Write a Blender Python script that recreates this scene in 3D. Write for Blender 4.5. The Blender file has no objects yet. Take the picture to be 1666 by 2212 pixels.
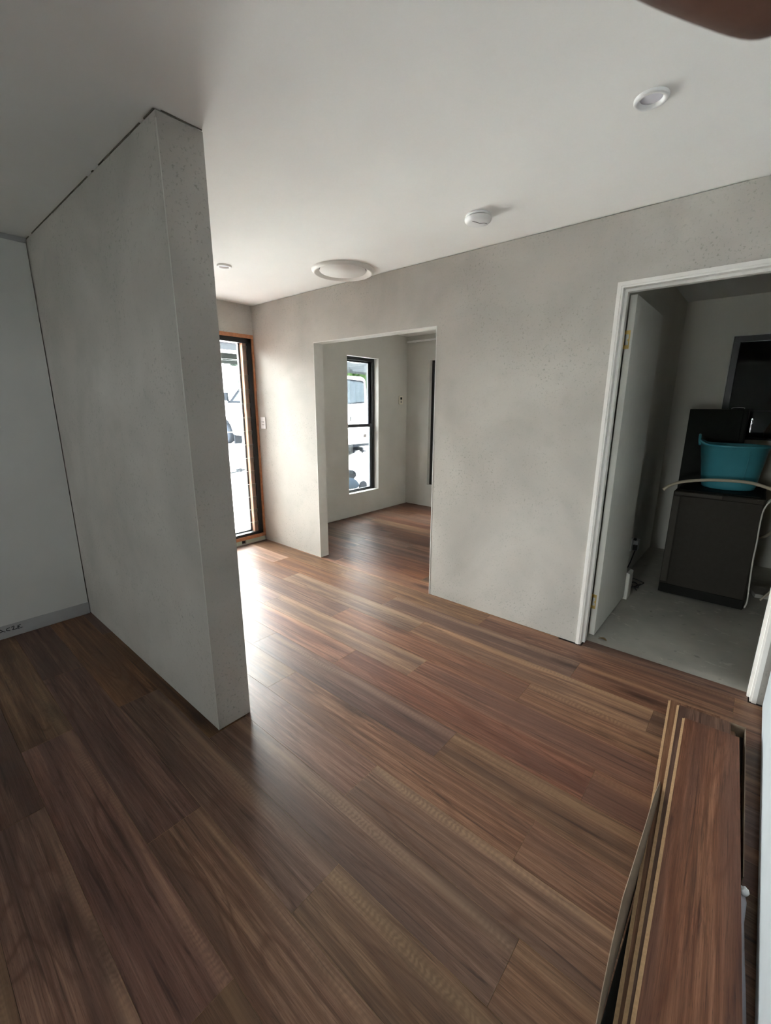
import bpy, bmesh, math, random
from mathutils import Vector, Matrix
random.seed(7)
C = bpy.context.scene.collection
S = bpy.context.scene
PI = math.pi

# ------------------------------------------------------------------ camera
CAM = Vector((0, 0, 1.4506))
Rr = Vector((0.7585365, 0.6516240, 0.0029189))
Rd = Vector((0.1571693, -0.1786054, -0.9712867))
Rf = Vector((-0.6323924, 0.7372153, -0.2378940))
FPX = 938.76
cd = bpy.data.cameras.new('camera')
cam = bpy.data.objects.new('camera', cd)
C.objects.link(cam)
M = Matrix.Identity(4)
for i in range(3):
    M[i][0] = Rr[i]; M[i][1] = -Rd[i]; M[i][2] = -Rf[i]; M[i][3] = CAM[i]
cam.matrix_world = M
cd.sensor_fit = 'HORIZONTAL'; cd.sensor_width = 36
cd.lens = 36 * FPX / 1666
cd.clip_start = 0.01; cd.clip_end = 300
cd.dof.use_dof = True; cd.dof.focus_distance = 3.0; cd.dof.aperture_fstop = 42
S.camera = cam

# ------------------------------------------------------------------ light
S.view_settings.view_transform = 'Standard'
S.view_settings.look = 'None'
S.view_settings.exposure = 0.0
S.view_settings.gamma = 1.0
S.view_settings.use_curve_mapping = False
W = bpy.data.worlds.new('overcast_sky'); S.world = W
W.use_nodes = True
bg = W.node_tree.nodes['Background']
bg.inputs['Color'].default_value = (1.0, 0.975, 0.985, 1)
bg.inputs['Strength'].default_value = 79.0
cy = S.cycles
cy.max_bounces = 14; cy.diffuse_bounces = 8; cy.glossy_bounces = 5
cy.transmission_bounces = 6; cy.transparent_max_bounces = 16
cy.caustics_reflective = False; cy.caustics_refractive = False
cy.sample_clamp_indirect = 60
cy.use_denoising = True


def portal(name, loc, sx, sy, direction):
    l = bpy.data.lights.new(name, 'AREA'); l.shape = 'RECTANGLE'; l.size = sx; l.size_y = sy
    l.cycles.is_portal = True
    o = bpy.data.objects.new(name, l); C.objects.link(o)
    o.location = loc
    o.rotation_euler = Vector(direction).to_track_quat('-Z', 'Y').to_euler()


portal('daylight_louvre', (-4.22, 2.08, 1.08), 1.3, 2.2, (1, 0, 0))
portal('daylight_study', (-4.22, 4.26, 1.18), 0.7, 1.9, (1, 0, 0))
portal('daylight_added_low', (-0.535, -3.36, 0.86), 0.73, 0.82, (0, 1, 0))  # portal for the low window added behind the camera
portal('daylight_added_high', (-2.22, -3.36, 1.7), 0.5, 0.7, (0, 1, 0))  # portal for the high window added behind the camera
portal('daylight_study_side', (-3.3, 5.4, 1.18), 0.8, 1.9, (0, -1, 0))


# ------------------------------------------------------------------ materials
class NT:
    def __init__(s, name):
        s.m = bpy.data.materials.new(name); s.m.use_nodes = True
        s.t = s.m.node_tree; s.n = s.t.nodes; s.l = s.t.links
        s.b = s.n['Principled BSDF']

    def add(s, typ, ins=None, **kw):
        n = s.n.new(typ)
        for k, v in kw.items(): setattr(n, k, v)
        for k, v in (ins or {}).items(): s.put(n.inputs[k], v)
        return n

    def put(s, sock, v):
        if isinstance(v, bpy.types.NodeSocket): s.l.new(v, sock)
        elif isinstance(v, bpy.types.Node): s.l.new(v.outputs[0], sock)
        else: sock.default_value = v

    def math(s, op, a, b=0.0, c=0.0, clamp=False):
        return s.add('ShaderNodeMath', {0: a, 1: b, 2: c}, operation=op, use_clamp=clamp).outputs[0]

    def noise(s, vec, scale, detail=2.0, rough=0.5, dist=0.0):
        return s.add('ShaderNodeTexNoise', {'Vector': vec, 'Scale': scale, 'Detail': detail, 'Roughness': rough, 'Distortion': dist})

    def ramp(s, fac, stops, interp='LINEAR'):
        r = s.add('ShaderNodeValToRGB', {'Fac': fac}); cr = r.color_ramp; cr.interpolation = interp
        while len(cr.elements) < len(stops): cr.elements.new(0.5)
        for e, (p, c) in zip(cr.elements, stops):
            e.position = p; e.color = (*c, 1) if len(c) == 3 else c
        return r.outputs[0]

    def mix(s, fac, a, b, mode='MIX'):
        n = s.add('ShaderNodeMix', data_type='RGBA', blend_type=mode)
        s.put(n.inputs['Factor'], fac)
        s.put(n.inputs['A'], (*a, 1) if isinstance(a, tuple) and len(a) == 3 else a)
        s.put(n.inputs['B'], (*b, 1) if isinstance(b, tuple) and len(b) == 3 else b)
        return n.outputs['Result']

    def bump(s, h, strength=0.3, dist=0.002):
        n = s.add('ShaderNodeBump', {'Height': h, 'Strength': strength, 'Distance': dist})
        s.l.new(n.outputs[0], s.b.inputs['Normal'])

    def obj(s): return s.add('ShaderNodeTexCoord').outputs['Object']

    def mapping(s, vec, scale, loc=(0, 0, 0)):
        return s.add('ShaderNodeMapping', {'Vector': vec, 'Scale': scale, 'Location': loc}).outputs[0]

    def base(s, c): s.put(s.b.inputs['Base Color'], (*c, 1) if isinstance(c, tuple) and len(c) == 3 else c)
    def rough(s, r): s.put(s.b.inputs['Roughness'], r)


MATS = {}


def simple(name, col, rough=0.5, metal=0.0, var=0.06, scale=18, bump=0.0, spec=0.5):
    k = NT(name); n = k.noise(k.obj(), scale, 3)
    lo = tuple(max(0, c * (1 - var)) for c in col); hi = tuple(min(1, c * (1 + var)) for c in col)
    k.base(k.ramp(n.outputs[0], [(0.3, lo), (0.7, hi)]))
    k.rough(rough); k.b.inputs['Metallic'].default_value = metal
    k.b.inputs['Specular IOR Level'].default_value = spec
    if bump: k.bump(n.outputs[0], bump, 0.002)
    MATS[name] = k.m
    return k.m


def mat_plaster():
    k = NT('plaster'); v = k.obj()
    big = k.noise(v, 1.6, 3, 0.55, 0.6).outputs[0]
    med = k.noise(v, 7, 4, 0.6).outputs[0]
    hue = k.noise(k.mapping(v, (1, 1, 1), (5, 3, 2)), 3.2, 2).outputs[0]
    a = k.ramp(big, [(0.3, (0.408, 0.390, 0.358)), (0.7, (0.53, 0.508, 0.472))])
    a = k.mix(k.ramp(hue, [(0.45, (0, 0, 0)), (0.7, (0.5, 0.5, 0.5))]), a, (0.50, 0.465, 0.425))
    a = k.mix(k.ramp(med, [(0.55, (0, 0, 0)), (0.75, (0.25, 0.25, 0.25))]), a, (0.36, 0.355, 0.32))
    pit = k.noise(v, 75, 3, 0.7).outputs[0]
    mask = k.noise(v, 2.5, 2).outputs[0]
    pm = k.math('MULTIPLY', k.ramp(pit, [(0.575, (0, 0, 0)), (0.68, (1, 1, 1))]), k.ramp(mask, [(0.42, (0.2,) * 3), (0.6, (0.75,) * 3)]))
    k.base(k.mix(pm, a, (0.29, 0.285, 0.25)))
    fine = k.noise(v, 140, 3, 0.6).outputs[0]
    h = k.math('ADD', k.math('MULTIPLY', fine, 0.5), k.math('MULTIPLY', pit, -0.8))
    k.bump(h, 0.35, 0.002); k.rough(0.85); k.b.inputs['Specular IOR Level'].default_value = 0.25
    MATS['plaster'] = k.m


def mat_wood(name, uvname, tone=1.0):
    """laminate board: u runs along the board in metres, v across it, board id in the colour attribute"""
    k = NT(name)
    uv = k.add('ShaderNodeUVMap', uv_map=uvname).outputs[0]
    at = k.add('ShaderNodeAttribute', attribute_name='board')
    sep = k.add('ShaderNodeSeparateXYZ', {0: uv})
    u, v = sep.outputs[0], sep.outputs[1]
    sc = k.add('ShaderNodeSeparateColor', {0: at.outputs['Color']})
    r1, r2, r3 = sc.outputs[0], sc.outputs[1], sc.outputs[2]

    def coords(su, sv, off):
        x = k.math('MULTIPLY_ADD', u, su, k.math('MULTIPLY', r1, 37.0 + off))
        y = k.math('MULTIPLY_ADD', v, sv, k.math('MULTIPLY', r2, 23.0 + off))
        return k.add('ShaderNodeCombineXYZ', {0: x, 1: y, 2: off}).outputs[0]
    # cathedral contour lines of a stretched noise field
    field = k.noise(coords(0.85, 6.0, 1.0), 1.0, 1.5, 0.45, 0.5).outputs[0]
    ring = k.math('SINE', k.math('MULTIPLY', field, 70.0))
    ring = k.ramp(k.math('MULTIPLY_ADD', ring, 0.5, 0.5), [(0.0, (1, 1, 1)), (0.16, (0.3, 0.3, 0.3)), (0.5, (0, 0, 0))])
    ringm = k.ramp(k.noise(coords(1.1, 7, 12.0), 1.0, 1).outputs[0], [(0.42, (0, 0, 0)), (0.6, (1, 1, 1))])
    streak = k.noise(coords(1.3, 55, 2.0), 1.0, 6, 0.7, 0.4).outputs[0]
    dark = k.noise(coords(1.6, 46, 5.0), 1.0, 5, 0.66, 0.8).outputs[0]
    fine = k.noise(coords(9, 300, 3.0), 1.0, 3, 0.65).outputs[0]
    broad = k.noise(coords(0.8, 10, 4.0), 1.0, 3, 0.55, 0.4).outputs[0]
    pore = k.noise(coords(26, 420, 13.0), 1.0, 2, 0.5).outputs[0]
    t = tone
    c = k.ramp(streak, [(0.28, (0.058 * t, 0.028 * t, 0.018 * t)), (0.44, (0.120 * t, 0.060 * t, 0.036 * t)),
                        (0.56, (0.172 * t, 0.094 * t, 0.059 * t)), (0.76, (0.245 * t, 0.142 * t, 0.090 * t))])
    c = k.mix(k.ramp(broad, [(0.38, (0.72,) * 3), (0.56, (0, 0, 0))]), c, (0.072 * t, 0.040 * t, 0.030 * t))
    c = k.mix(k.ramp(broad, [(0.58, (0, 0, 0)), (0.75, (0.45,) * 3)]), c, (0.225 * t, 0.135 * t, 0.082 * t))
    c = k.mix(k.math('MULTIPLY', k.math('MULTIPLY', ring, ringm), 0.6), c, (0.070 * t, 0.030 * t, 0.018 * t))
    c = k.mix(k.math('MULTIPLY', k.ramp(dark, [(0.545, (0, 0, 0)), (0.66, (1, 1, 1))]), 0.75), c, (0.026 * t, 0.014 * t, 0.011 * t))
    c = k.mix(k.ramp(fine, [(0.38, (0.4,) * 3), (0.6, (0, 0, 0))]), c, (0.05 * t, 0.026 * t, 0.017 * t))
    c = k.mix(k.ramp(pore, [(0.62, (0, 0, 0)), (0.72, (0.55,) * 3)]), c, (0.03 * t, 0.016 * t, 0.012 * t))
    # pale sapwood band with ripple figure along part of some boards
    wob = k.noise(coords(1.6, 0.0, 7.0), 1.0, 2).outputs[0]
    pos = k.math('ADD', k.math('MULTIPLY_ADD', wob, 0.06, 0.128), k.math('MULTIPLY', k.math('SUBTRACT', r3, 0.5), 0.03))
    dd = k.math('DIVIDE', k.math('ABSOLUTE', k.math('SUBTRACT', v, pos)), 0.030)
    band = k.math('SUBTRACT', 1.0, dd, clamp=True)
    on = k.math('GREATER_THAN', k.math('FRACT', k.math('MULTIPLY', r1, 7.3)), 0.35)
    band = k.math('MULTIPLY', k.math('MULTIPLY', band, on), k.ramp(k.noise(coords(0.9, 2, 14.0), 1.0, 1).outputs[0], [(0.35, (0.15,) * 3), (0.6, (1, 1, 1))]))
    rip = k.math('SINE', k.math('ADD', k.math('MULTIPLY', u, 340.0), k.math('MULTIPLY', k.noise(coords(22, 50, 8.0), 1.0, 2).outputs[0], 13.0)))
    rip = k.math('MULTIPLY_ADD', rip, 0.5, 0.5)
    ripm = k.ramp(k.noise(coords(1.8, 3, 9.0), 1.0, 1).outputs[0], [(0.40, (0, 0, 0)), (0.58, (1, 1, 1))])
    c = k.mix(k.math('MULTIPLY', band, 0.5), c, (0.27 * t, 0.165 * t, 0.098 * t))
    c = k.mix(k.math('MULTIPLY', k.math('MULTIPLY', band, ripm), k.math('MULTIPLY', rip, 0.55)), c, (0.065 * t, 0.034 * t, 0.022 * t))
    # knots
    kn = k.add('ShaderNodeTexVoronoi', {'Vector': coords(1.3, 5.0, 11.0), 'Scale': 1.0, 'Randomness': 1.0}).outputs['Distance']
    kn = k.math('ADD', kn, k.math('MULTIPLY_ADD', k.noise(coords(30, 90, 15.0), 1.0, 2).outputs[0], 0.12, -0.06))
    kon = k.math('GREATER_THAN', k.math('FRACT', k.math('MULTIPLY', r2, 5.7)), 0.4)
    c = k.mix(k.math('MULTIPLY', kon, k.ramp(kn, [(0.05, (0.9,) * 3), (0.22, (0, 0, 0))])), c, (0.026 * t, 0.014 * t, 0.011 * t))
    # each board its own tone
    hsv = k.add('ShaderNodeHueSaturation', {'Hue': k.math('MULTIPLY_ADD', r2, 0.022, 0.487),
                'Saturation': k.math('MULTIPLY_ADD', r1, 0.32, 0.86), 'Value': k.math('MULTIPLY_ADD', r3, 0.52, 0.82), 'Color': c})
    k.base(hsv.outputs[0])
    k.rough(k.math('MULTIPLY_ADD', fine, 0.14, 0.32))
    k.b.inputs['Specular IOR Level'].default_value = 0.27
    k.bump(k.math('ADD', k.math('MULTIPLY', fine, 0.6), k.math('MULTIPLY', streak, 0.6)), 0.2, 0.0008)
    MATS[name] = k.m


def mat_concrete(name, col, spots):
    k = NT(name); v = k.obj()
    a = k.ramp(k.noise(v, 2.2, 4, 0.6).outputs[0], [(0.3, tuple(c * 0.8 for c in col)), (0.7, tuple(c * 1.12 for c in col))])
    if spots:
        p = k.noise(k.mapping(v, (1, 1.6, 1)), 9, 3, 0.6, 0.8).outputs[0]
        a = k.mix(k.ramp(p, [(0.62, (0, 0, 0)), (0.7, (0.55,) * 3)]), a, tuple(min(1, c * 1.5) for c in col))
        q = k.noise(k.mapping(v, (1, 1, 1), (7, 1, 0)), 16, 2, 0.5).outputs[0]
        a = k.mix(k.ramp(q, [(0.68, (0, 0, 0)), (0.76, (0.6,) * 3)]), a, tuple(c * 0.45 for c in col))
    k.base(a); k.rough(0.8); k.bump(k.noise(v, 60, 3).outputs[0], 0.15, 0.002)
    MATS[name] = k.m


def mat_glass(name, tint=(0.93, 0.97, 0.96)):
    k = NT(name); k.n.remove(k.b)
    out = k.n['Material Output']
    tr = k.add('ShaderNodeBsdfTransparent', {'Color': (*tint, 1)})
    gl = k.add('ShaderNodeBsdfGlossy', {'Roughness': 0.02})
    fr = k.add('ShaderNodeFresnel', {'IOR': 1.45})
    mx = k.add('ShaderNodeMixShader', {0: k.math('MULTIPLY', fr.outputs[0], 0.8), 1: tr, 2: gl})
    k.l.new(mx.outputs[0], out.inputs[0])
    MATS[name] = k.m


def mat_film():
    k = NT('shrink_film')
    k.base((0.72, 0.70, 0.78)); k.rough(0.18)
    k.b.inputs['Alpha'].default_value = 0.42
    n = k.noise(k.mapping(k.obj(), (60, 6, 60)), 1.0, 3)
    k.bump(n.outputs[0], 0.7, 0.01)
    MATS['shrink_film'] = k.m


def mat_leaf(name, col):
    k = NT(name); n = k.noise(k.obj(), 3.0, 3)
    k.base(k.ramp(n.outputs[0], [(0.3, tuple(c * 0.6 for c in col)), (0.7, tuple(c * 1.4 for c in col))])); k.rough(0.9); k.b.inputs['Specular IOR Level'].default_value = 0.0
    MATS[name] = k.m


mat_plaster()
mat_wood('laminate', 'UVMap', 1.12)
mat_concrete('bare_concrete', (0.46, 0.445, 0.40), True)
mat_concrete('driveway_concrete', (0.62, 0.62, 0.60), False)
mat_glass('clear_glass'); mat_glass('dark_glass', (0.55, 0.58, 0.57))
mat_film()
simple('ceiling_paint', (0.87, 0.86, 0.84), 0.9, var=0.015, scale=3, spec=0.2)
simple('white_paint', (0.74, 0.75, 0.74), 0.7, var=0.02, scale=4, spec=0.3)
simple('study_paint', (0.60, 0.595, 0.56), 0.75, var=0.05, scale=3, spec=0.25)
simple('laundry_paint', (0.68, 0.66, 0.60), 0.8, var=0.04, scale=3, spec=0.25)
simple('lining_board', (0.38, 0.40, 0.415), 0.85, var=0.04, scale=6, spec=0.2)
simple('joint_dark', (0.17, 0.155, 0.12), 0.9, var=0.3)
simple('trim_paint', (0.76, 0.74, 0.71), 0.45, var=0.02)
simple('reveal_paint', (0.66, 0.66, 0.63), 0.7, var=0.03)
simple('door_paint', (0.66, 0.655, 0.60), 0.5, var=0.02)
simple('paper_board', (0.47, 0.48, 0.50), 0.85, var=0.06, scale=8)
simple('dark_gap', (0.035, 0.028, 0.028), 0.9, var=0.2)  # near-black for board joints; also stands in for shade in gaps and slots
simple('bead', (0.60, 0.60, 0.56), 0.6, var=0.05)
simple('black_aluminium', (0.018, 0.019, 0.022), 0.4, var=0.1)
simple('cedar', (0.47, 0.20, 0.095), 0.45, var=0.18, scale=30)
simple('brown_reveal', (0.36, 0.22, 0.165), 0.6, var=0.1, scale=14)
simple('pale_reveal', (0.72, 0.50, 0.38), 0.5, var=0.06)
simple('green_board', (0.55, 0.60, 0.48), 0.8, var=0.06)
simple('white_plastic', (0.80, 0.80, 0.80), 0.35, var=0.01)
simple('vent_plastic', (0.74, 0.72, 0.69), 0.5, var=0.01)
simple('lamp_diffuser', (0.74, 0.73, 0.80), 0.5, var=0.01)
simple('grey_plastic', (0.25, 0.25, 0.25), 0.5, var=0.05)
simple('lcd', (0.05, 0.055, 0.05), 0.2, var=0.05)
simple('cream_plastic', (0.74, 0.72, 0.62), 0.45, var=0.02)
simple('brass', (0.75, 0.55, 0.20), 0.3, 1.0, var=0.1)
simple('machine_grey', (0.034, 0.030, 0.024), 0.6, 0.0, var=0.08, scale=40, spec=0.12)
simple('machine_strip', (0.062, 0.056, 0.046), 0.6, var=0.06, spec=0.12)
simple('machine_dark', (0.012, 0.012, 0.010), 0.6, var=0.08, spec=0.1)
simple('appliance_black', (0.012, 0.014, 0.011), 0.6, var=0.1, spec=0.1)
simple('hose_beige', (0.50, 0.44, 0.33), 0.55, var=0.05)
simple('cord_white', (0.62, 0.61, 0.55), 0.5, var=0.03)
simple('cord_black', (0.012, 0.012, 0.012), 0.5, var=0.1)
simple('clip_yellow', (0.75, 0.52, 0.03), 0.45, var=0.05)
simple('rust_red', (0.16, 0.05, 0.04), 0.6, var=0.1)
simple('teal_rubber', (0.06, 0.30, 0.36), 0.38, var=0.08, scale=6)
simple('board_side', (0.20, 0.115, 0.06), 0.8, var=0.12, scale=60)
simple('fibre_core', (0.42, 0.27, 0.145), 0.8, var=0.12, scale=120)
simple('cardboard', (0.20, 0.145, 0.10), 0.85, var=0.08, scale=25)
simple('foam_dark', (0.02, 0.019, 0.021), 0.9, var=0.2)
simple('skin', (0.17, 0.085, 0.060), 0.55, var=0.1, scale=160, bump=0.2)
simple('nail', (0.36, 0.22, 0.18), 0.3, var=0.03)
simple('ink', (0.012, 0.014, 0.02), 0.6, var=0.1)
simple('van_white', (0.82, 0.83, 0.84), 0.3, var=0.01)
simple('van_dark', (0.013, 0.015, 0.0185), 0.9, var=0.1, spec=0.0)
simple('van_glass', (0.052, 0.064, 0.075), 0.9, var=0.3, scale=9, spec=0.0)
simple('tyre', (0.018, 0.021, 0.027), 0.9, var=0.1, spec=0.0)
simple('rim_steel', (0.5, 0.5, 0.52), 0.4, 0.6, var=0.05)
simple('tail_lamp', (0.012, 0.008, 0.007), 0.9, var=0.1, spec=0.0)
simple('mower_blue', (0.016, 0.0235, 0.034), 0.9, var=0.15, scale=9, spec=0.0)
simple('mower_dark', (0.0085, 0.0105, 0.0145), 0.9, var=0.1, spec=0.0)
simple('beam_grey', (0.015, 0.0165, 0.0185), 0.9, var=0.05, spec=0.0)
simple('tank_grey', (0.040, 0.045, 0.050), 0.9, var=0.05, spec=0.0)
simple('beam_white', (0.80, 0.82, 0.83), 0.5, var=0.02)
simple('brick_red', (0.19, 0.11, 0.08), 0.85, var=0.2)
simple('roof_dark', (0.0060, 0.0070, 0.0066), 0.9, var=0.3, scale=2, spec=0.0)
simple('glass_edge', (0.50, 0.52, 0.50), 0.4, var=0.02)
simple('sash_grey', (0.040, 0.048, 0.060), 0.4, var=0.05)
simple('bark', (0.004, 0.0038, 0.0033), 0.9, var=0.3, spec=0.0)
simple('fence_grey', (0.23, 0.24, 0.24), 0.8, var=0.08)
simple('orange_cloth', (0.42, 0.13, 0.03), 0.8, var=0.15)
simple('dry_leaf', (0.16, 0.10, 0.04), 0.7, var=0.2)
mat_leaf('leaf_green', (0.014, 0.026, 0.009)); mat_leaf('leaf_grey', (0.013, 0.017, 0.0145)); mat_leaf('leaf_light', (0.022, 0.043, 0.010))


# ------------------------------------------------------------------ mesh helpers
def bx(bm, x0, x1, y0, y1, z0, z1, mi=0):
    vs = [bm.verts.new(p) for p in ((x0, y0, z0), (x1, y0, z0), (x1, y1, z0), (x0, y1, z0), (x0, y0, z1), (x1, y0, z1), (x1, y1, z1), (x0, y1, z1))]
    fs = []
    for f in ((0, 3, 2, 1), (4, 5, 6, 7), (0, 1, 5, 4), (1, 2, 6, 5), (2, 3, 7, 6), (3, 0, 4, 7)):
        fc = bm.faces.new([vs[i] for i in f]); fc.material_index = mi; fs.append(fc)
    return vs, fs


def obox(bm, c, ax, ay, az, mi=0):
    """oriented box: centre + three half-axis vectors"""
    c = Vector(c); vs = []
    for sz in (-1, 1):
        for sx, sy in ((-1, -1), (1, -1), (1, 1), (-1, 1)):
            vs.append(bm.verts.new(c + sx * Vector(ax) + sy * Vector(ay) + sz * Vector(az)))
    for f in ((0, 3, 2, 1), (4, 5, 6, 7), (0, 1, 5, 4), (1, 2, 6, 5), (2, 3, 7, 6), (3, 0, 4, 7)):
        bm.faces.new([vs[i] for i in f]).material_index = mi


def tube(bm, pts, r, n=10, mi=0, caps=True):
    pts = [Vector(p) for p in pts]; rings = []
    up = Vector((0.13, 0.21, 0.97))
    for i, p in enumerate(pts):
        d = (pts[min(i + 1, len(pts) - 1)] - pts[max(i - 1, 0)]).normalized()
        a = d.cross(up)
        if a.length < 1e-4: a = d.cross(Vector((1, 0, 0)))
        a.normalize(); b = d.cross(a)
        rr = r[i] if isinstance(r, (list, tuple)) else r
        rings.append([bm.verts.new(p + rr * (math.cos(2 * PI * k / n) * a + math.sin(2 * PI * k / n) * b)) for k in range(n)])
    for i in range(len(rings) - 1):
        for k in range(n):
            f = bm.faces.new((rings[i][k], rings[i][(k + 1) % n], rings[i + 1][(k + 1) % n], rings[i + 1][k])); f.smooth = True; f.material_index = mi
    if caps:
        bm.faces.new(rings[0][::-1]).material_index = mi; bm.faces.new(rings[-1]).material_index = mi


def lathe(bm, prof, n=48, mi=0, origin=(0, 0, 0), axis='z', sx=1.0, sy=1.0):
    o = Vector(origin); rings = []
    def pos(r, h, a):
        x, y = r * math.cos(a) * sx, r * math.sin(a) * sy
        return o + {'z': Vector((x, y, h)), 'y': Vector((x, h, y)), 'x': Vector((h, x, y))}[axis]
    for r, h in prof:
        if r < 1e-6: rings.append([bm.verts.new(pos(0, h, 0))])
        else: rings.append([bm.verts.new(pos(r, h, 2 * PI * k / n)) for k in range(n)])
    for i in range(len(rings) - 1):
        A, B = rings[i], rings[i + 1]
        for k in range(n):
            k2 = (k + 1) % n
            if len(A) == 1 and len(B) == 1: continue
            if len(A) == 1: f = bm.faces.new((A[0], B[k2], B[k]))
            elif len(B) == 1: f = bm.faces.new((A[k], A[k2], B[0]))
            else: f = bm.faces.new((A[k], A[k2], B[k2], B[k]))
            f.smooth = True; f.material_index = mi


def prism(bm, poly, axis, a, b, mi=0):
    """extrude a 2-D polygon along x or y"""
    f3 = (lambda p, t: (t, p[0], p[1])) if axis == 'x' else ((lambda p, t: (p[0], t, p[1])) if axis == 'y' else (lambda p, t: (p[0], p[1], t)))
    A = [bm.verts.new(f3(p, a)) for p in poly]; B = [bm.verts.new(f3(p, b)) for p in poly]
    n = len(poly)
    bm.faces.new(A).material_index = mi; bm.faces.new(B[::-1]).material_index = mi
    for i in range(n): bm.faces.new((A[i], B[i], B[(i + 1) % n], A[(i + 1) % n])).material_index = mi


def catmull(pts, n=8):
    pts = [Vector(p) for p in pts]; P = [2 * pts[0] - pts[1]] + pts + [2 * pts[-1] - pts[-2]]; out = []
    for i in range(1, len(P) - 2):
        for j in range(n):
            t = j / n
            out.append(0.5 * ((2 * P[i]) + (P[i + 1] - P[i - 1]) * t + (2 * P[i - 1] - 5 * P[i] + 4 * P[i + 1] - P[i + 2]) * t * t + (3 * P[i] - P[i - 1] - 3 * P[i + 1] + P[i + 2]) * t ** 3))
    out.append(pts[-1]); return out


def obj(name, bm, mats, parent=None, bevel=0.0, smooth=False, recalc=True, seg=2):
    if recalc: bmesh.ops.recalc_face_normals(bm, faces=bm.faces)
    me = bpy.data.meshes.new(name); bm.to_mesh(me); bm.free()
    for m in ([mats] if isinstance(mats, str) else mats): me.materials.append(MATS[m])
    if smooth:
        for p in me.polygons: p.use_smooth = True
    o = bpy.data.objects.new(name, me); C.objects.link(o)
    if parent: o.parent = parent; o.matrix_parent_inverse = parent_inv(parent)
    if bevel:
        b = o.modifiers.new('edge', 'BEVEL'); b.width = bevel; b.segments = seg; b.limit_method = 'ANGLE'; b.angle_limit = 0.7
        b.harden_normals = False
    return o


def parent_inv(p):
    m = p.matrix_basis.copy()
    q = p
    while q.parent: q = q.parent; m = q.matrix_basis @ m
    return m.inverted()


def thing(name, label, cat, loc=(0, 0, 0), group=None):
    o = bpy.data.objects.new(name, None); C.objects.link(o); o.location = loc
    o.empty_display_size = 0.1
    return tag(o, label, cat, group)


def tag(o, label, cat, group=None):
    o['label'] = label; o['category'] = cat
    if group: o['group'] = group
    return o


def struct(name, bm, mats, label, cat, **kw):
    o = obj(name, bm, mats, **kw); o['kind'] = 'structure'; o['label'] = label; o['category'] = cat
    return o


def struct_empty(name, loc, label, cat):
    o = thing(name, label, cat, loc); o['kind'] = 'structure'; return o


def NB(): return bmesh.new()


# ------------------------------------------------------------------ dimensions
H = 2.4
D0, D1 = 2.6556, 2.757          # wall with the two openings
W0, W1 = 0.7931, 0.9582         # partition
WE = -1.6827                    # its free end
XL = -3.4686                    # white wall on the left
XB = -4.035                     # outer wall
XR = 0.205                      # white wall on the right
YE = 5.1855                     # far wall of study
YL = 5.20                       # far wall of laundry
YR = -3.2                       # wall behind the camera


# ------------------------------------------------------------------ floor
def add_board(bm, uvl, col, x0, x1, y0, y1, ztop, th, seed, mi_top=0, mi_side=1, along='x'):
    vs, fs = bx(bm, x0, x1, y0, y1, ztop - th, ztop, mi_side)
    rnd = random.Random(seed); c = (rnd.random(), rnd.random(), rnd.random(), 1)
    for f in fs:
        if f is fs[1]: f.material_index = mi_top
        for l in f.loops:
            co = l.vert.co
            l[uvl].uv = ((co.x - x0), (co.y - y0)) if along == 'x' else ((co.y - y0), (co.x - x0))
            l[col] = c


def build_floor():
    bm = NB(); uvl = bm.loops.layers.uv.new('UVMap'); col = bm.loops.layers.float_color.new('board')
    P, L = 0.19, 1.375
    known = {2.45: -2.65, 2.26: -0.6, 2.07: -0.197, 1.88: -0.74, 1.69: -1.29, 1.50: -0.308, 1.31: -0.85, 1.12: -0.406,
             0.93: -1.0, 0.74: -0.298, 0.55: -0.83, 0.36: -1.37, 0.17: -0.825, -0.02: -1.807}
    y = 2.45 - 30 * P; g = 0.0005; row = 0
    rr = random.Random(3)
    while y < YE:
        j = None
        for k, v in known.items():
            if abs(k - y) < 0.02: j = v
        if j is None: j = rr.uniform(0, L)
        xmin = XB + 0.012; xmax = XR + 0.03
        if y < W0 - 0.05: xmin = XL + 0.004
        if y + P > D1 - 0.01: xmax = -0.80
        y0, y1 = y + g, min(y + P - g, YE - 0.004)
        if y1 > y0 + 0.01:
            x = j - math.ceil((j - xmin) / L) * L
            while x < xmax:
                a, b = max(x + g, xmin), min(x + L - g, xmax)
                if b - a > 0.005:
                    bb = b
                    if y <= D0 <= y + P and b > -0.66:
                        pass
                    add_board(bm, uvl, col, a, b, y0, y1, 0.0, 0.010, row * 101 + int(round((x - j) / L)) * 7 + 13)
                x += L
        y += P; row += 1
    # floor boards carried into the laundry doorway up to a straight cut edge
    add_board(bm, uvl, col, -0.655, 0.15, 2.6405, 2.738, 0.0, 0.010, 9001)
    struct('floor', bm, ['laminate', 'fibre_core'], 'dark brown laminate board floor running through the room', 'floor')
    bm = NB(); bx(bm, XB, XR + 0.1, YR, YE, -0.06, -0.0101)
    struct('floor_slab', bm, 'dark_gap', 'dark slab under the laminate floor boards', 'floor')
    bm = NB(); bx(bm, -0.79, 1.9, 2.735, YL, -0.06, -0.004)
    struct('floor_laundry', bm, 'bare_concrete', 'bare grey concrete floor inside the laundry', 'floor')


build_floor()

# ------------------------------------------------------------------ walls and ceiling
bm = NB(); bx(bm, XB - 0.2, 2.0, YR - 0.2, YL + 0.2, H, H + 0.15)
struct('ceiling', bm, 'ceiling_paint', 'flat white painted ceiling', 'ceiling')

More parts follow.
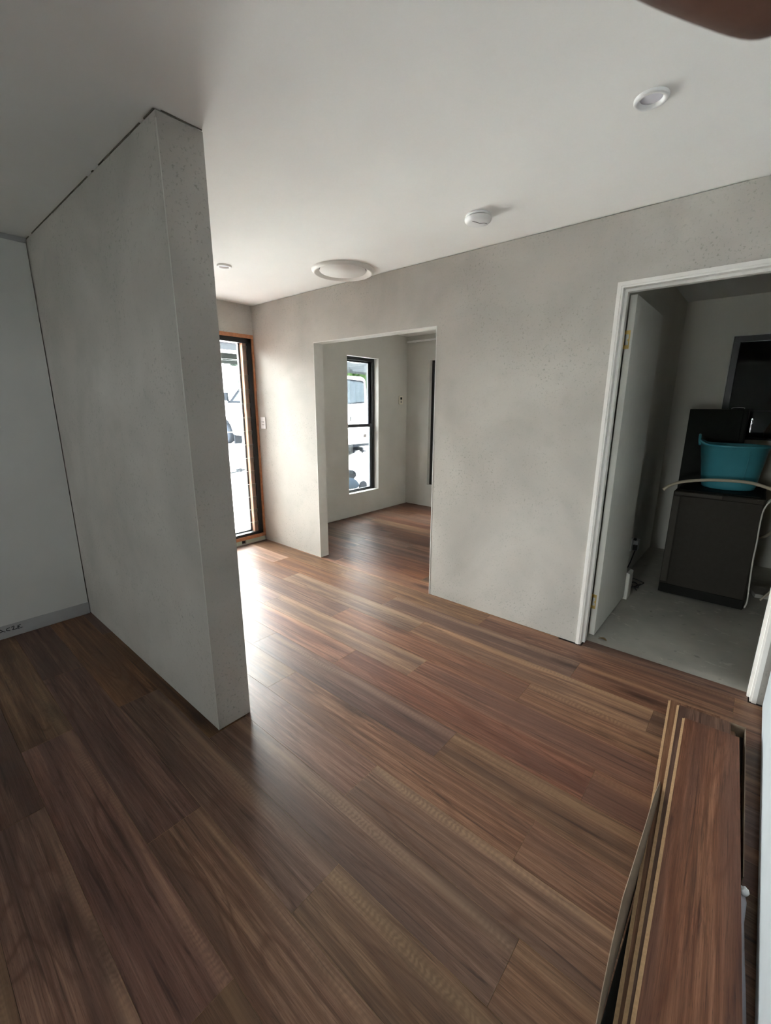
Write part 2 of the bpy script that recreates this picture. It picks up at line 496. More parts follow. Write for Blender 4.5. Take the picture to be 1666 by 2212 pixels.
# wall with openings
OX0, OX1, OZ = -3.1155, -1.8192, 1.982
DX0, DX1, DZ = -0.676, 0.168, 2.056
bm = NB()
bx(bm, XB, OX0, D0, D1, 0, H - 0.004); bx(bm, OX0, OX1, D0, D1, OZ, H - 0.004)
bx(bm, OX1, DX0, D0, D1, 0, H - 0.004); bx(bm, DX0, DX1, D0, D1, DZ, H - 0.004); bx(bm, DX1, XR + 0.07, D0, D1, 0, H - 0.004)
struct('wall_right', bm, 'plaster', 'pale grey textured render wall with two openings', 'wall')
# corner beads round the wide opening
bm = NB()
bx(bm, OX0 - 0.002, OX0 + 0.003, D0 - 0.0015, D1 + 0.001, 0, OZ)
bx(bm, OX1 - 0.003, OX1 + 0.003, D0 - 0.0015, D1 + 0.001, 0, OZ)
bx(bm, OX0, OX1, D0 - 0.0015, D1 + 0.001, OZ - 0.003, OZ + 0.002)
struct('trim_1', bm, 'reveal_paint', 'thin pale edging round the wide opening', 'trim')
# partition
bm = NB(); bx(bm, XB - 0.1, WE, W0, W1, 0, H - 0.005)
bmesh.ops.subdivide_edges(bm, edges=[e for e in bm.edges], cuts=1)
struct('wall_partition', bm, 'plaster', 'grey rendered partition wall ending in the middle of the room', 'wall', bevel=0.004)
bm = NB(); bx(bm, WE - 0.002, WE + 0.0007, W0 - 0.0007, W0 + 0.002, 0.002, H - 0.03)
struct('trim_2', bm, 'bead', 'thin pale corner bead on the partition end', 'trim')
bm = NB()
rr = random.Random(5); x = XL
while x < WE - 0.02:
    l = rr.uniform(0.012, 0.07); h = rr.uniform(0.002, 0.008)
    if rr.random() < 0.85: bx(bm, x, min(x + l, WE - 0.01), W0 - 0.0008, W0 + 0.02, H - h, H - 0.0005)
    x += l
bx(bm, WE - 0.002, WE + 0.0008, W0 + 0.02, W1 - 0.004, H - 0.0035, H - 0.0005)
struct('trim_3', bm, 'joint_dark', 'ragged dark joint between partition and ceiling', 'trim')
# white wall on the left with skirting, top board and shadow joint
bm = NB(); bx(bm, XL - 0.12, XL, YR, W0 - 0.006, -0.1, H - 0.002)
struct('wall_left', bm, 'white_paint', 'plain white wall left of the grey partition', 'wall')
bm = NB(); bx(bm, XL - 0.01, XL + 0.004, YR, W0 - 0.004, 2.371, H - 0.001)
struct('trim_4', bm, 'paper_board', 'narrow board along the top of the white wall', 'trim')
skirt = NB(); bx(skirt, XL - 0.008, XL + 0.003, YR, W0 - 0.004, 0.001, 0.085)
SK = struct('baseboard_left', skirt, 'paper_board', 'grey unpainted board strip along the foot of the white wall', 'baseboard')


def marker():
    """black marker strokes on the strip, letters read along +y"""
    bm = NB(); X = XL + 0.0036
    strokes = [[(0.290, 0.030), (0.297, 0.055), (0.303, 0.066)], [(0.303, 0.066), (0.315, 0.052), (0.326, 0.043)], [(0.292, 0.046), (0.318, 0.052)],
               [(0.352, 0.064), (0.336, 0.061), (0.334, 0.050), (0.350, 0.044)],
               [(0.358, 0.063), (0.372, 0.066), (0.366, 0.050), (0.362, 0.044), (0.378, 0.044), (0.388, 0.046)],
               [(0.406, 0.064), (0.394, 0.063), (0.388, 0.057), (0.398, 0.054), (0.388, 0.048), (0.394, 0.042), (0.412, 0.044)]]
    for s in strokes:
        pts = catmull([(X, y, z) for y, z in s], 6); tube(bm, pts, 0.0022, 6)
    for v in bm.verts: v.co.x = X + (v.co.x - X) * 0.12
    o = obj('lettering', bm, 'ink', SK); o['label'] = 'black marker handwriting reading ACLE'


marker()

# outer wall, with louvre window and study window openings
LY0, LY1, LZ0, LZ1 = 1.50, 2.6545, 0.045, 2.128
SY0, SY1, SZ0, SZ1 = 3.972, 4.567, 0.297, 2.060
XO = XB - 0.165
bm = NB()
bx(bm, XO, XB, W1, LY0, -0.1, H); bx(bm, XO, XB, LY0, LY1 + 0.003, LZ1, H); bx(bm, XO, XB, LY0, LY1, -0.05, 0.004)
bx(bm, XO, XB, LY1 + 0.001, D1 - 0.04, -0.1, H)
struct('wall_back', bm, 'plaster', 'grey rendered wall above the tall louvre window', 'wall')
bm = NB()
bx(bm, XO, XB - 0.012, D1 - 0.04, SY0, -0.1, H); bx(bm, XO, XB - 0.012, SY0, SY1, SZ1, H); bx(bm, XO, XB - 0.012, SY0, SY1, -0.1, SZ0); bx(bm, XO, XB - 0.012, SY1, YE + 0.15, -0.1, H)
struct('wall_study_back', bm, 'study_paint', 'grey wall with a tall window seen through the wide opening', 'wall')
# study far wall with a second window
QX0, QX1, QZ0, QZ1 = -3.658, -3.05, 0.313, 2.066
bm = NB()
bx(bm, XB - 0.012, QX0, YE, YE + 0.15, -0.1, H); bx(bm, QX0, QX1, YE, YE + 0.15, QZ1, H); bx(bm, QX0, QX1, YE, YE + 0.15, -0.1, QZ0); bx(bm, QX1, -0.80, YE, YE + 0.15, -0.1, H)
struct('wall_study_end', bm, 'study_paint', 'grey end wall of the small room beyond the opening', 'wall')
# wall between study and laundry
bm = NB(); bx(bm, -0.80, -0.735, D1, YL, -0.1, H)
struct('wall_laundry_left', bm, 'laundry_paint', 'dim wall behind the open laundry door', 'wall')
ZX0, ZX1, ZZ0, ZZ1 = -0.343, 0.55, 1.15, 2.07
bm = NB()
bx(bm, -0.80, ZX0, YL, YL + 0.15, -0.1, H); bx(bm, ZX0, ZX1, YL, YL + 0.15, ZZ1, H); bx(bm, ZX0, ZX1, YL, YL + 0.15, -0.1, ZZ0); bx(bm, ZX1, 1.9, YL, YL + 0.15, -0.1, H)
struct('wall_laundry_back', bm, 'laundry_paint', 'dim laundry back wall around the black framed window', 'wall')
bm = NB(); bx(bm, 1.8, 1.95, D1, YL + 0.1, -0.1, H)
struct('wall_laundry_right', bm, 'laundry_paint', 'right side wall of the laundry out of view', 'wall')
bm = NB(); bx(bm, XR + 0.07, 1.9, D0 + 0.02, D1, -0.1, H)
struct('wall_laundry_front', bm, 'laundry_paint', 'laundry wall right of the doorway', 'wall')
# white lining on the right, standing clear of the floor
bm = NB(); bx(bm, XR + 0.035, XR + 0.12, YR, D0, 0.0, H)  # dark colour stands in for the shade behind the lining
struct('wall_near_backing', bm, 'dark_gap', 'backing coloured dark as shade behind the white lining board', 'wall')
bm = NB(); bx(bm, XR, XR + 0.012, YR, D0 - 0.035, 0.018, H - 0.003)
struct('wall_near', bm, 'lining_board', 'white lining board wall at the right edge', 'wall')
# wall behind the camera with two unseen windows added to light the near room
RX0, RX1, RZ0, RZ1 = -0.85, -0.22, 0.50, 1.22
TX0, TX1, TZ0, TZ1 = -2.42, -2.02, 1.40, 2.0
bm = NB()
bx(bm, XL - 0.12, TX0, YR - 0.15, YR, -0.1, H); bx(bm, TX0, TX1, YR - 0.15, YR, TZ1, H); bx(bm, TX0, TX1, YR - 0.15, YR, -0.1, TZ0); bx(bm, TX1, RX0, YR - 0.15, YR, -0.1, H)
bx(bm, RX0, RX1, YR - 0.15, YR, RZ1, H); bx(bm, RX0, RX1, YR - 0.15, YR, -0.1, RZ0); bx(bm, RX1, XR + 0.12, YR - 0.15, YR, -0.1, H)
struct('wall_rear', bm, 'white_paint', 'white wall behind the camera', 'wall')
bm = NB(); bx(bm, -1.02, -0.95, YR, -1.1, -0.05, H)  # short wall added to keep rear window light off the partition
struct('added_hall_wall', bm, 'white_paint', 'white wall added behind the camera to block window light', 'wall')


# ------------------------------------------------------------------ louvre window
def louvre_window():
    root = struct_empty('window_1', (XB, 1.85, 0.0), 'tall glass louvre window in a cedar frame', 'window')
    X0, X1 = XO + 0.02, XB + 0.006
    bm = NB()
    bx(bm, X0, X1, LY0, LY1, LZ1 - 0.034, LZ1); bx(bm, X0, X1, LY0, LY1, LZ0, LZ0 + 0.036)
    bx(bm, X0, X1, LY0, LY0 + 0.02, LZ0 + 0.036, LZ1 - 0.034); bx(bm, X0, X1, LY1 - 0.019, LY1, LZ0 + 0.036, LZ1 - 0.034)
    obj('cedar_frame', bm, 'cedar', root, bevel=0.002)
    bm = NB(); a, b = LZ0 + 0.036, LZ1 - 0.034
    f0, f1 = XB - 0.105, XB - 0.012
    bx(bm, f0, f1, LY0 + 0.02, LY1 - 0.019, b - 0.046, b); bx(bm, f0, f1, LY0 + 0.02, LY1 - 0.019, a, a + 0.026)
    bx(bm, f0, f0 + 0.03, LY0 + 0.02, LY1 - 0.019, a + 0.026, a + 0.042)
    bx(bm, f0, f1, LY0 + 0.02, LY0 + 0.09, a, b); bx(bm, f0, f1, LY1 - 0.066, LY1 - 0.019, a, b)
    bx(bm, f0, f1, 1.92, 1.98, a, b)
    bx(bm, f0, f0 + 0.03, LY1 - 0.13, LY1 - 0.066, a, b - 0.04)
    obj('black_frame', bm, 'black_aluminium', root, bevel=0.001)
    bm = NB(); bx(bm, f0 + 0.03, f0 + 0.072, LY1 - 0.106, LY1 - 0.064, a + 0.02, b - 0.046)
    obj('brown_jamb', bm, 'brown_reveal', root)
    bm = NB(); bx(bm, f0 + 0.030, f0 + 0.075, LY1 - 0.112, LY1 - 0.1045, a + 0.018, b - 0.046)
    obj('pale_edge', bm, 'pale_reveal', root)
    # blades
    zs = [2.0245 - 0.1389 * i for i in range(15)]
    for pane, (y0, y1) in enumerate(((LY0 + 0.09, 1.92), (1.98, LY1 - 0.067))):
        for i, zt in enumerate(zs):
            h = min(0.148, zt - (a + 0.03))
            if h < 0.03: continue
            bm = NB()
            dx = 0.034 * h / 0.148
            cx, cz = f1 - 0.010 - dx / 2, zt - h / 2
            zb = Vector((dx / 2, 0, h / 2)); th = Vector((h, 0, -dx)).normalized() * 0.0026
            obox(bm, (cx, (y0 + y1) / 2, cz), th, (0, (y1 - y0) / 2, 0), zb)
            bm.faces.ensure_lookup_table()
            for fc in bm.faces:
                if fc.calc_area() < 0.02 and min((v.co - w.co).length for v, w in ((e.verts[0], e.verts[1]) for e in fc.edges)) < 0.006: fc.material_index = 1
            obj('glass_blade', bm, ['clear_glass', 'glass_edge'], root)
    bm = NB(); bx(bm, XB - 0.03, XB - 0.002, W1, 2.36, 0.003, LZ0 + 0.001); bx(bm, XB - 0.03, XB - 0.002, 2.41, LY1 - 0.004, 0.003, LZ0 + 0.001)
    o = obj('packing_strip', bm, 'green_board', root); o['label'] = 'pale green packing strip under the sill'
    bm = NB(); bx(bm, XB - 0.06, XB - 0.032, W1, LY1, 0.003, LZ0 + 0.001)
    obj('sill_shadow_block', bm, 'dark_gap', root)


louvre_window()


def framed_window(name, label, axis, c0, c1, z0, z1, plane, inward, depth, out, mid=True, glass='clear_glass', wide=0.045):
    """black aluminium window: axis = direction of its width; plane = coordinate of the inner frame face"""
    loc = (plane, (c0 + c1) / 2, z0) if axis == 'y' else ((c0 + c1) / 2, plane, z0)
    root = struct_empty(name, loc, label, 'window')
    def B(bm, a0, a1, d0, d1, zz0, zz1):
        lo, hi = sorted((plane + out * d0, plane + out * d1))
        if axis == 'y': bx(bm, lo, hi, a0, a1, zz0, zz1)
        else: bx(bm, a0, a1, lo, hi, zz0, zz1)
    bm = NB()
    B(bm, c0, c1, 0, depth, z1 - wide, z1); B(bm, c0, c1, 0, depth, z0, z0 + 0.022)
    B(bm, c0, c0 + wide, 0, depth, z0 + 0.022, z1 - wide); B(bm, c1 - wide, c1, 0, depth, z0 + 0.022, z1 - wide)
    obj('window_frame', bm, 'black_aluminium', root, bevel=0.0015)
    a0, a1 = c0 + wide, c1 - wide
    if mid:
        zm = z0 + (z1 - z0) * 0.506
        bm = NB(); B(bm, a0, a1, 0.006, 0.030, zm - 0.022, zm + 0.020); B(bm, a0, a0 + 0.03, 0.01, 0.03, z0 + 0.022, zm - 0.018); B(bm, a1 - 0.045, a1, 0.01, 0.03, z0 + 0.022, zm - 0.018)
        B(bm, a0, a1, 0.012, 0.03, z0 + 0.022, z0 + 0.038)
        sash = obj('lower_sash', bm, 'sash_grey', root, bevel=0.001)
        bm = NB(); B(bm, (a0 + a1) / 2 - 0.02, (a0 + a1) / 2 + 0.02, 0.004, 0.02, zm + 0.018, zm + 0.026)
        obj('latch', bm, 'black_aluminium', sash)
        bm = NB(); B(bm, a0, a1, 0.036, 0.06, zm - 0.01, zm + 0.014); B(bm, a1 - 0.045, a1, 0.036, 0.06, zm + 0.014, z1 - wide); B(bm, a0, a1, 0.036, 0.06, z1 - wide - 0.02, z1 - wide)
        obj('upper_sash', bm, 'sash_grey', root, bevel=0.001)
        bm = NB(); B(bm, a0 + 0.02, a1 - 0.03, 0.018, 0.022, z0 + 0.03, zm)
        obj('lower_pane', bm, glass, root)
        bm = NB(); B(bm, a0, a1 - 0.03, 0.046, 0.050, zm, z1 - wide - 0.01)
        obj('upper_pane', bm, glass, root)
    else:
        bm = NB(); B(bm, a0, a1, depth * 0.4, depth * 0.4 + 0.004, z0 + 0.022, z1 - wide)
        obj('window_pane', bm, glass, root)
    # painted reveal lining
    bm = NB(); t = 0.006
    lo = plane - inward
    def R(a0, a1, zz0, zz1):
        l, h = sorted((plane, lo))
        if axis == 'y': bx(bm, l, h, a0, a1, zz0, zz1)
        else: bx(bm, a0, a1, l, h, zz0, zz1)
    R(c0 - 0.001, c1 + 0.001, z1 - t, z1 + 0.001); R(c0 - 0.001, c1 + 0.001, z0 - 0.001, z0 + t); R(c0 - 0.001, c0 + t, z0 + t, z1 - t); R(c1 - t, c1 + 0.001, z0 + t, z1 - t)
    obj('window_reveal', bm, 'reveal_paint', root)
    return root


XS = XB - 0.012
framed_window('window_2', 'tall black framed sash window in the small room beyond', 'y', SY0, SY1, SZ0, SZ1, XS - 0.075, -0.076, 0.075, -1)
framed_window('window_3', 'dark edge of a second window beside the opening edge', 'x', QX0, QX1, QZ0, QZ1, YE + 0.065, 0.066, 0.075, 1)
framed_window('window_4', 'black framed window above the laundry machine', 'x', ZX0, ZX1, ZZ0, ZZ1, YL + 0.03, 0.031, 0.08, 1, mid=False, glass='dark_glass', wide=0.055)
framed_window('added_window_low', 'unseen window added behind the camera for light', 'x', RX0, RX1, RZ0, RZ1, YR - 0.06, -0.061, 0.08, -1, mid=False)  # unseen, added to light the floor and laundry
framed_window('added_window_high', 'second unseen window added behind the camera for light', 'x', TX0, TX1, TZ0, TZ1, YR - 0.06, -0.061, 0.08, -1, mid=False)  # unseen, added to light the left part of the room


# ------------------------------------------------------------------ door frame and door
def laundry_door():
    root = struct_empty('trim_door_frame', (-0.25, D0, 0), 'white timber door frame of the laundry doorway', 'door frame')
    def ring(name, x0, x1, zt, w, y0, y1, wr=None):
        bm = NB(); wr = wr or w
        bx(bm, x0, x0 + w, y0, y1, 0, zt - w); bx(bm, x1 - wr, x1, y0, y1, 0, zt - w); bx(bm, x0, x1, y0, y1, zt - w, zt)
        obj(name, bm, 'trim_paint', root)
    ring('architrave', -0.694, 0.183, 2.071, 0.019, D0 - 0.008, D0 + 0.012)
    ring('jamb', -0.676, 0.166, 2.053, 0.010, D0 - 0.002, D1 - 0.006)
    ring('door_stop', -0.667, 0.158, 2.044, 0.014, D0 + 0.040, D0 + 0.078)
    # open leaf
    leaf = struct_empty('door_1', (-0.668, 2.795, 0), 'pale painted laundry door standing open into the room', 'door')
    bm = NB(); bx(bm, -0.6615, -0.627, 2.797, 3.555, 0.018, 2.033)
    obj('door_panel', bm, 'door_paint', leaf, bevel=0.002)
    for zc in (1.806, 0.245):
        bm = NB(); z0, z1 = zc - 0.048, zc + 0.048; y = 2.7965
        bx(bm, -0.668, -0.639, y - 0.0015, y + 0.002, z0, z0 + 0.02); bx(bm, -0.668, -0.639, y - 0.0015, y + 0.002, z1 - 0.02, z1)
        bx(bm, -0.645, -0.639, y - 0.0015, y + 0.002, z0 + 0.02, z1 - 0.02); bx(bm, -0.650, -0.645, y - 0.0015, y + 0.002, zc - 0.008, zc + 0.004)
        for k in range(5):
            tube(bm, [(-0.6685, y - 0.004, z0 + k * 0.0192 + 0.0006), (-0.6685, y - 0.004, z0 + k * 0.0192 + 0.0186)], 0.0035, 10)
        hg = obj('hinge', bm, 'brass', leaf); hg['label'] = 'brass hinge'


laundry_door()


# ------------------------------------------------------------------ ceiling fittings
def downlight(x, y, label):
    t = thing('downlight', label, 'ceiling light', (x, y, H), 'recessed downlights')
    bm = NB(); lathe(bm, [(0.050, 0), (0.0495, -0.008), (0.047, -0.0105), (0.041, -0.0105), (0.036, -0.009), (0.032, -0.0012)], 48, origin=(x, y, H))
    obj('rim', bm, 'white_plastic', t)
    bm = NB(); lathe(bm, [(0.0325, -0.0006), (0.030, -0.0014), (0, -0.0018)], 48, origin=(x, y, H))
    obj('diffuser', bm, 'lamp_diffuser', t)


downlight(-0.437, 1.798, 'round white downlight at the upper right of the ceiling')
downlight(-3.057, 1.818, 'small round white downlight beside the partition edge, far over the louvre window')


def ceiling_vent():
    x, y = -2.492, 2.424
    t = thing('ceiling_vent', 'large round white ceiling vent close to the grey wall', 'vent', (x, y, H))
    bm = NB(); lathe(bm, [(0.226, 0), (0.225, -0.006), (0.216, -0.020), (0.208, -0.024), (0.200, -0.022), (0.176, -0.004), (0.170, -0.0005)], 72, origin=(x, y, H))
    obj('outer_ring', bm, 'vent_plastic', t)
    bm = NB(); lathe(bm, [(0.166, -0.001), (0.168, -0.008), (0.164, -0.0125), (0, -0.0125)], 72, origin=(x, y, H))
    obj('inner_disc', bm, 'vent_plastic', t)
    bm = NB(); lathe(bm, [(0.172, -0.0006), (0.164, -0.0006)], 72, origin=(x, y, H))
    obj('shadow_slot', bm, 'dark_gap', t)


ceiling_vent()


def smoke_alarm():
    x, y = -1.286, 2.222
    t = thing('smoke_alarm', 'round white smoke alarm on the ceiling before the grey wall', 'smoke alarm', (x, y, H))
    bm = NB(); lathe(bm, [(0.062, 0), (0.064, -0.004), (0.063, -0.010), (0.058, -0.0105)], 56, origin=(x, y, H))
    obj('mounting_plate', bm, 'white_plastic', t)
    bm = NB(); lathe(bm, [(0.056, -0.0095), (0.056, -0.0145)], 56, origin=(x, y, H))
    obj('air_slot', bm, 'grey_plastic', t)
    bm = NB(); lathe(bm, [(0.057, -0.0142), (0.0665, -0.0150), (0.068, -0.020), (0.066, -0.029), (0.056, -0.037), (0.044, -0.0395), (0, -0.0405)], 56, origin=(x, y, H))
    obj('cover', bm, 'white_plastic', t)
    bm = NB()
    pts = catmull([(x - 0.006, y - 0.045, H - 0.0398), (x + 0.006, y - 0.02, H - 0.0404), (x + 0.012, y + 0.0, H - 0.0406), (x + 0.03, y + 0.012, H - 0.0400), (x + 0.036, y + 0.028, H - 0.0396)], 6)
    tube(bm, pts, 0.0013, 6)
    obj('button_groove', bm, 'lcd', t)


smoke_alarm()

# ------------------------------------------------------------------ wall fittings
t = thing('light_switch', 'white four button switch plate beside the louvre window', 'light switch', (-3.9395, D0, 1.273))
bm = NB(); bx(bm, -3.981, -3.898, D0 - 0.009, D0 - 0.0005, 1.213, 1.331)
obj('plate', bm, 'white_plastic', t, bevel=0.003)
for bxp in (-3.952, -3.928):
    for bz in (1.283, 1.255):
        bm = NB(); bx(bm, bxp - 0.006, bxp + 0.006, D0 - 0.012, D0 - 0.0088, bz - 0.005, bz + 0.005)
        obj('button', bm, 'grey_plastic', t, bevel=0.001)

t = thing('wall_control', 'cream wall controller with a small dark screen in the far corner', 'wall controller', (XS, 5.034, 1.525))
bm = NB(); bx(bm, XS + 0.0005, XS + 0.020, 4.997, 5.071, 1.466, 1.586)
obj('housing', bm, 'cream_plastic', t, bevel=0.004)
bm = NB(); bx(bm, XS + 0.0195, XS + 0.0215, 5.013, 5.056, 1.534, 1.566)
obj('screen', bm, 'lcd', t)
for by in (5.018, 5.037):
    for bz in (1.512, 1.495):
        bm = NB(); bx(bm, XS + 0.0195, XS + 0.0225, by, by + 0.014, bz - 0.006, bz + 0.006)
        obj('button', bm, 'grey_plastic', t)

t = thing('curtain_rail', 'thin white rail high on the end wall of the small room', 'rail', (-3.5, 5.12, 2.315))
bm = NB(); bx(bm, -4.0, -2.9, 5.115, 5.140, 2.304, 2.326)
obj('rail', bm, 'white_plastic', t, bevel=0.003)
for rx in (-3.9, -3.3, -2.95):
    bm = NB(); bx(bm, rx - 0.012, rx + 0.012, 5.139, YE - 0.0005, 2.306, 2.332)
    obj('bracket', bm, 'white_plastic', t)


# ------------------------------------------------------------------ laundry things
def washing_machine():
    x0, x1, y0, y1, zt = -0.452, 0.085, 3.885, 4.50, 0.832
    t = thing('washing_machine', 'dark grey washing machine standing with its back to the doorway', 'washing machine', ((x0 + x1) / 2, (y0 + y1) / 2, 0))
    bm = NB(); bx(bm, x0, x1, y0 + 0.012, y1, 0.012, zt)
    obj('body', bm, 'machine_grey', t, bevel=0.012)
    bm = NB(); bx(bm, x0 + 0.052, x1 - 0.01, y0, y0 + 0.0125, 0.09, zt - 0.035)
    obj('back_panel', bm, 'machine_grey', t, bevel=0.004)
    bm = NB(); bx(bm, x0 + 0.004, x0 + 0.047, y0 + 0.002, y0 + 0.0125, 0.105, zt - 0.04)
    obj('corner_strip', bm, 'machine_strip', t, bevel=0.003)
    bm = NB(); bx(bm, x0 + 0.01, x0 + 0.30, y0 - 0.001, y0 + 0.02, zt - 0.030, zt - 0.004)
    obj('top_strip', bm, 'machine_strip', t, bevel=0.003)
    bm = NB(); bx(bm, x0 + 0.002, x1 - 0.005, y0 + 0.004, y0 + 0.0125, 0.014, 0.086)
    obj('plinth', bm, 'machine_dark', t, bevel=0.003)
    bm = NB(); bx(bm, x0 + 0.03, x1 - 0.03, y0 + 0.06, y1 - 0.03, zt - 0.001, zt + 0.006)
    obj('top_cover', bm, 'machine_dark', t, bevel=0.004)
    for fx in (x0 + 0.06, x1 - 0.06):
        for fy in (y0 + 0.07, y1 - 0.07):
            bm = NB(); lathe(bm, [(0, -0.003), (0.02, -0.003), (0.02, 0.013), (0, 0.013)], 16, origin=(fx, fy, 0))
            obj('foot', bm, 'machine_dark', t)
    bm = NB()
    pts = catmull([(-0.526, 3.93, 0.822), (-0.485, 3.935, 0.860), (-0.405, 3.94, 0.898), (-0.262, 3.945, 0.925), (-0.125, 3.95, 0.934), (-0.020, 3.95, 0.932), (0.055, 3.95, 0.915), (0.12, 3.96, 0.885), (0.165, 4.02, 0.80), (0.17, 4.15, 0.62), (0.14, 4.3, 0.5), (0.084, 4.34, 0.46)], 8)
    tube(bm, pts, 0.0115, 12)
    hose = obj('drain_hose', bm, 'hose_beige', t); hose['label'] = 'beige drain hose lying over the top'
    bm = NB(); tube(bm, [(-0.545, 3.928, 0.803), (-0.524, 3.93, 0.824)], 0.0135, 12)
    obj('hose_end', bm, 'rust_red', hose)
    bm = NB(); tube(bm, [(-0.485, 3.934, 0.858), (-0.450, 3.936, 0.880)], 0.0165, 12)
    bx(bm, -0.478, -0.452, 3.928, 3.942, 0.872, 0.912); bx(bm, -0.484, -0.446, 3.927, 3.943, 0.905, 0.914)
    tube(bm, catmull([(-0.484, 3.93, 0.905), (-0.497, 3.93, 0.892), (-0.489, 3.93, 0.870)], 5), 0.003, 6)
    tube(bm, catmull([(-0.448, 3.93, 0.908), (-0.436, 3.93, 0.898), (-0.441, 3.93, 0.882)], 5), 0.003, 6)
    c = obj('hose_clip', bm, 'clip_yellow', hose); c['label'] = 'yellow hose clip'
    bm = NB(); bx(bm, -0.456, -0.430, 3.93, 3.945, 0.836, 0.862)
    bm.free()
    bm = NB()
    pts = catmull([(0.086, 4.0, 0.79), (0.118, 3.93, 0.845), (0.106, 3.83, 0.840), (0.081, 3.82, 0.782), (0.076, 3.82, 0.683), (0.080, 3.82, 0.552), (0.080, 3.82, 0.418), (0.088, 3.82, 0.250), (0.096, 3.82, 0.115), (0.088, 3.815, 0.062)], 8)
    tube(bm, pts, 0.0048, 8)
    cord = obj('power_cord', bm, 'cord_white', t); cord['label'] = 'white power cord hanging down the back'
    bm = NB(); tube(bm, [(0.090, 3.816, 0.075), (0.084, 3.812, 0.048), (0.079, 3.808, 0.034), (0.077, 3.806, 0.020), (0.074, 3.803, 0.006)], [0.007, 0.010, 0.020, 0.022, 0.020], 12)
    for dx in (-0.008, 0.008): bx(bm, 0.074 + dx - 0.003, 0.074 + dx + 0.003, 3.801, 3.804, -0.003, 0.008)
    obj('plug', bm, 'cord_white', cord)


washing_machine()


def tub():
    cx, cy, zb = -0.152, 4.245, 0.8385
    t = thing('flexible_tub', 'teal blue plastic trug standing on the dark washing machine', 'tub', (cx, cy, zb))
    bm = NB(); n = 64
    prof = [(0.0, 0.0), (0.150, 0.0), (0.163, 0.006), (0.170, 0.03), (0.205, 0.312), (0.215, 0.318), (0.219, 0.325), (0.216, 0.333), (0.205, 0.331), (0.199, 0.318), (0.163, 0.03), (0.150, 0.008), (0.0, 0.008)]
    lathe(bm, prof, n, origin=(cx, cy, zb), sy=0.82)
    for v in bm.verts:
        h = (v.co.z - zb) / 0.33
        if h > 0.3:
            a = math.atan2(v.co.y - cy, v.co.x - cx)
            v.co.z += 0.045 * max(0, -math.cos(a)) ** 10 * max(0, h - 0.3) * 1.2
            v.co.x -= 0.012 * max(0, -math.cos(a)) ** 10 * h
    obj('bowl', bm, 'teal_rubber', t)
    for s, ang in ((-1, PI), (1, 0)):
        bm = NB(); pts = []
        for k in range(9):
            a = ang + (k - 4) * 0.09
            lift = 0.030 * math.sin(PI * k / 8)
            pts.append((cx + 0.226 * math.cos(a), cy + 0.226 * 0.82 * math.sin(a), zb + 0.322 + lift + (0.045 if s < 0 else 0) * math.exp(-((k - 4) / 2.5) ** 2)))
        tube(bm, pts, 0.009, 10)
        obj('handle', bm, 'teal_rubber', t)
    bm = NB(); a = -1.05
    tube(bm, [(cx + r * math.cos(a), cy + r * 0.82 * math.sin(a), zb + h) for r, h in ((0.1745, 0.05), (0.186, 0.15), (0.2045, 0.30))], 0.0035, 6)
    obj('seam', bm, 'teal_rubber', t)


tub()

t = thing('upright_cabinet', 'tall black upright cabinet standing behind the washing machine', 'cabinet', (-0.31, 4.72, 0))
bm = NB(); bx(bm, -0.512, -0.118, 4.60, 4.92, 0.0, 1.430)
obj('carcass', bm, 'appliance_black', t, bevel=0.005)
bm = NB(); bx(bm, -0.508, -0.150, 4.588, 4.601, 0.06, 1.425)
obj('front_panel', bm, 'appliance_black', t, bevel=0.003)
bm = NB(); tube(bm, catmull([(-0.235, 4.66, 1.4335), (-0.225, 4.655, 1.441), (-0.19, 4.65, 1.443), (-0.155, 4.655, 1.441), (-0.15, 4.66, 1.434)], 5), 0.0032, 6)
tag(obj('wire_hook', bm, 'rim_steel'), 'thin bent metal wire lying on top of the black cabinet', 'wire')

# white box standing at the end of the open door
t = thing('modem_box', 'white upright plastic box on the floor at the door end', 'box', (-0.66, 3.66, 0))
bm = NB(); prism(bm, [(-0.71, -0.003), (-0.606, -0.003), (-0.606, 0.205), (-0.625, 0.214), (-0.71, 0.214)], 'y', 3.572, 3.692)
obj('shell', bm, 'door_paint', t, bevel=0.003)
bm = NB(); bx(bm, -0.6065, -0.6045, 3.580, 3.684, 0.012, 0.19)
obj('cover', bm, 'door_paint', t, bevel=0.001)

t = thing('power_outlet', 'white power outlet with adaptor low on the wall beyond the door', 'power outlet', (-0.735, 4.2, 0.27))
bm = NB(); bx(bm, -0.7345, -0.722, 4.14, 4.20, 0.215, 0.335)
obj('plate', bm, 'white_plastic', t, bevel=0.003)
bm = NB(); bx(bm, -0.7345, -0.690, 4.225, 4.305, 0.205, 0.300)
obj('adaptor', bm, 'white_plastic', t, bevel=0.004)
bm = NB(); bx(bm, -0.7225, -0.690, 4.196, 4.222, 0.215, 0.262)
obj('black_plug', bm, 'cord_black', t, bevel=0.003)
bm = NB(); bx(bm, -0.7225, -0.70, 4.185, 4.215, 0.308, 0.326)
obj('black_plug', bm, 'cord_black', t, bevel=0.003)

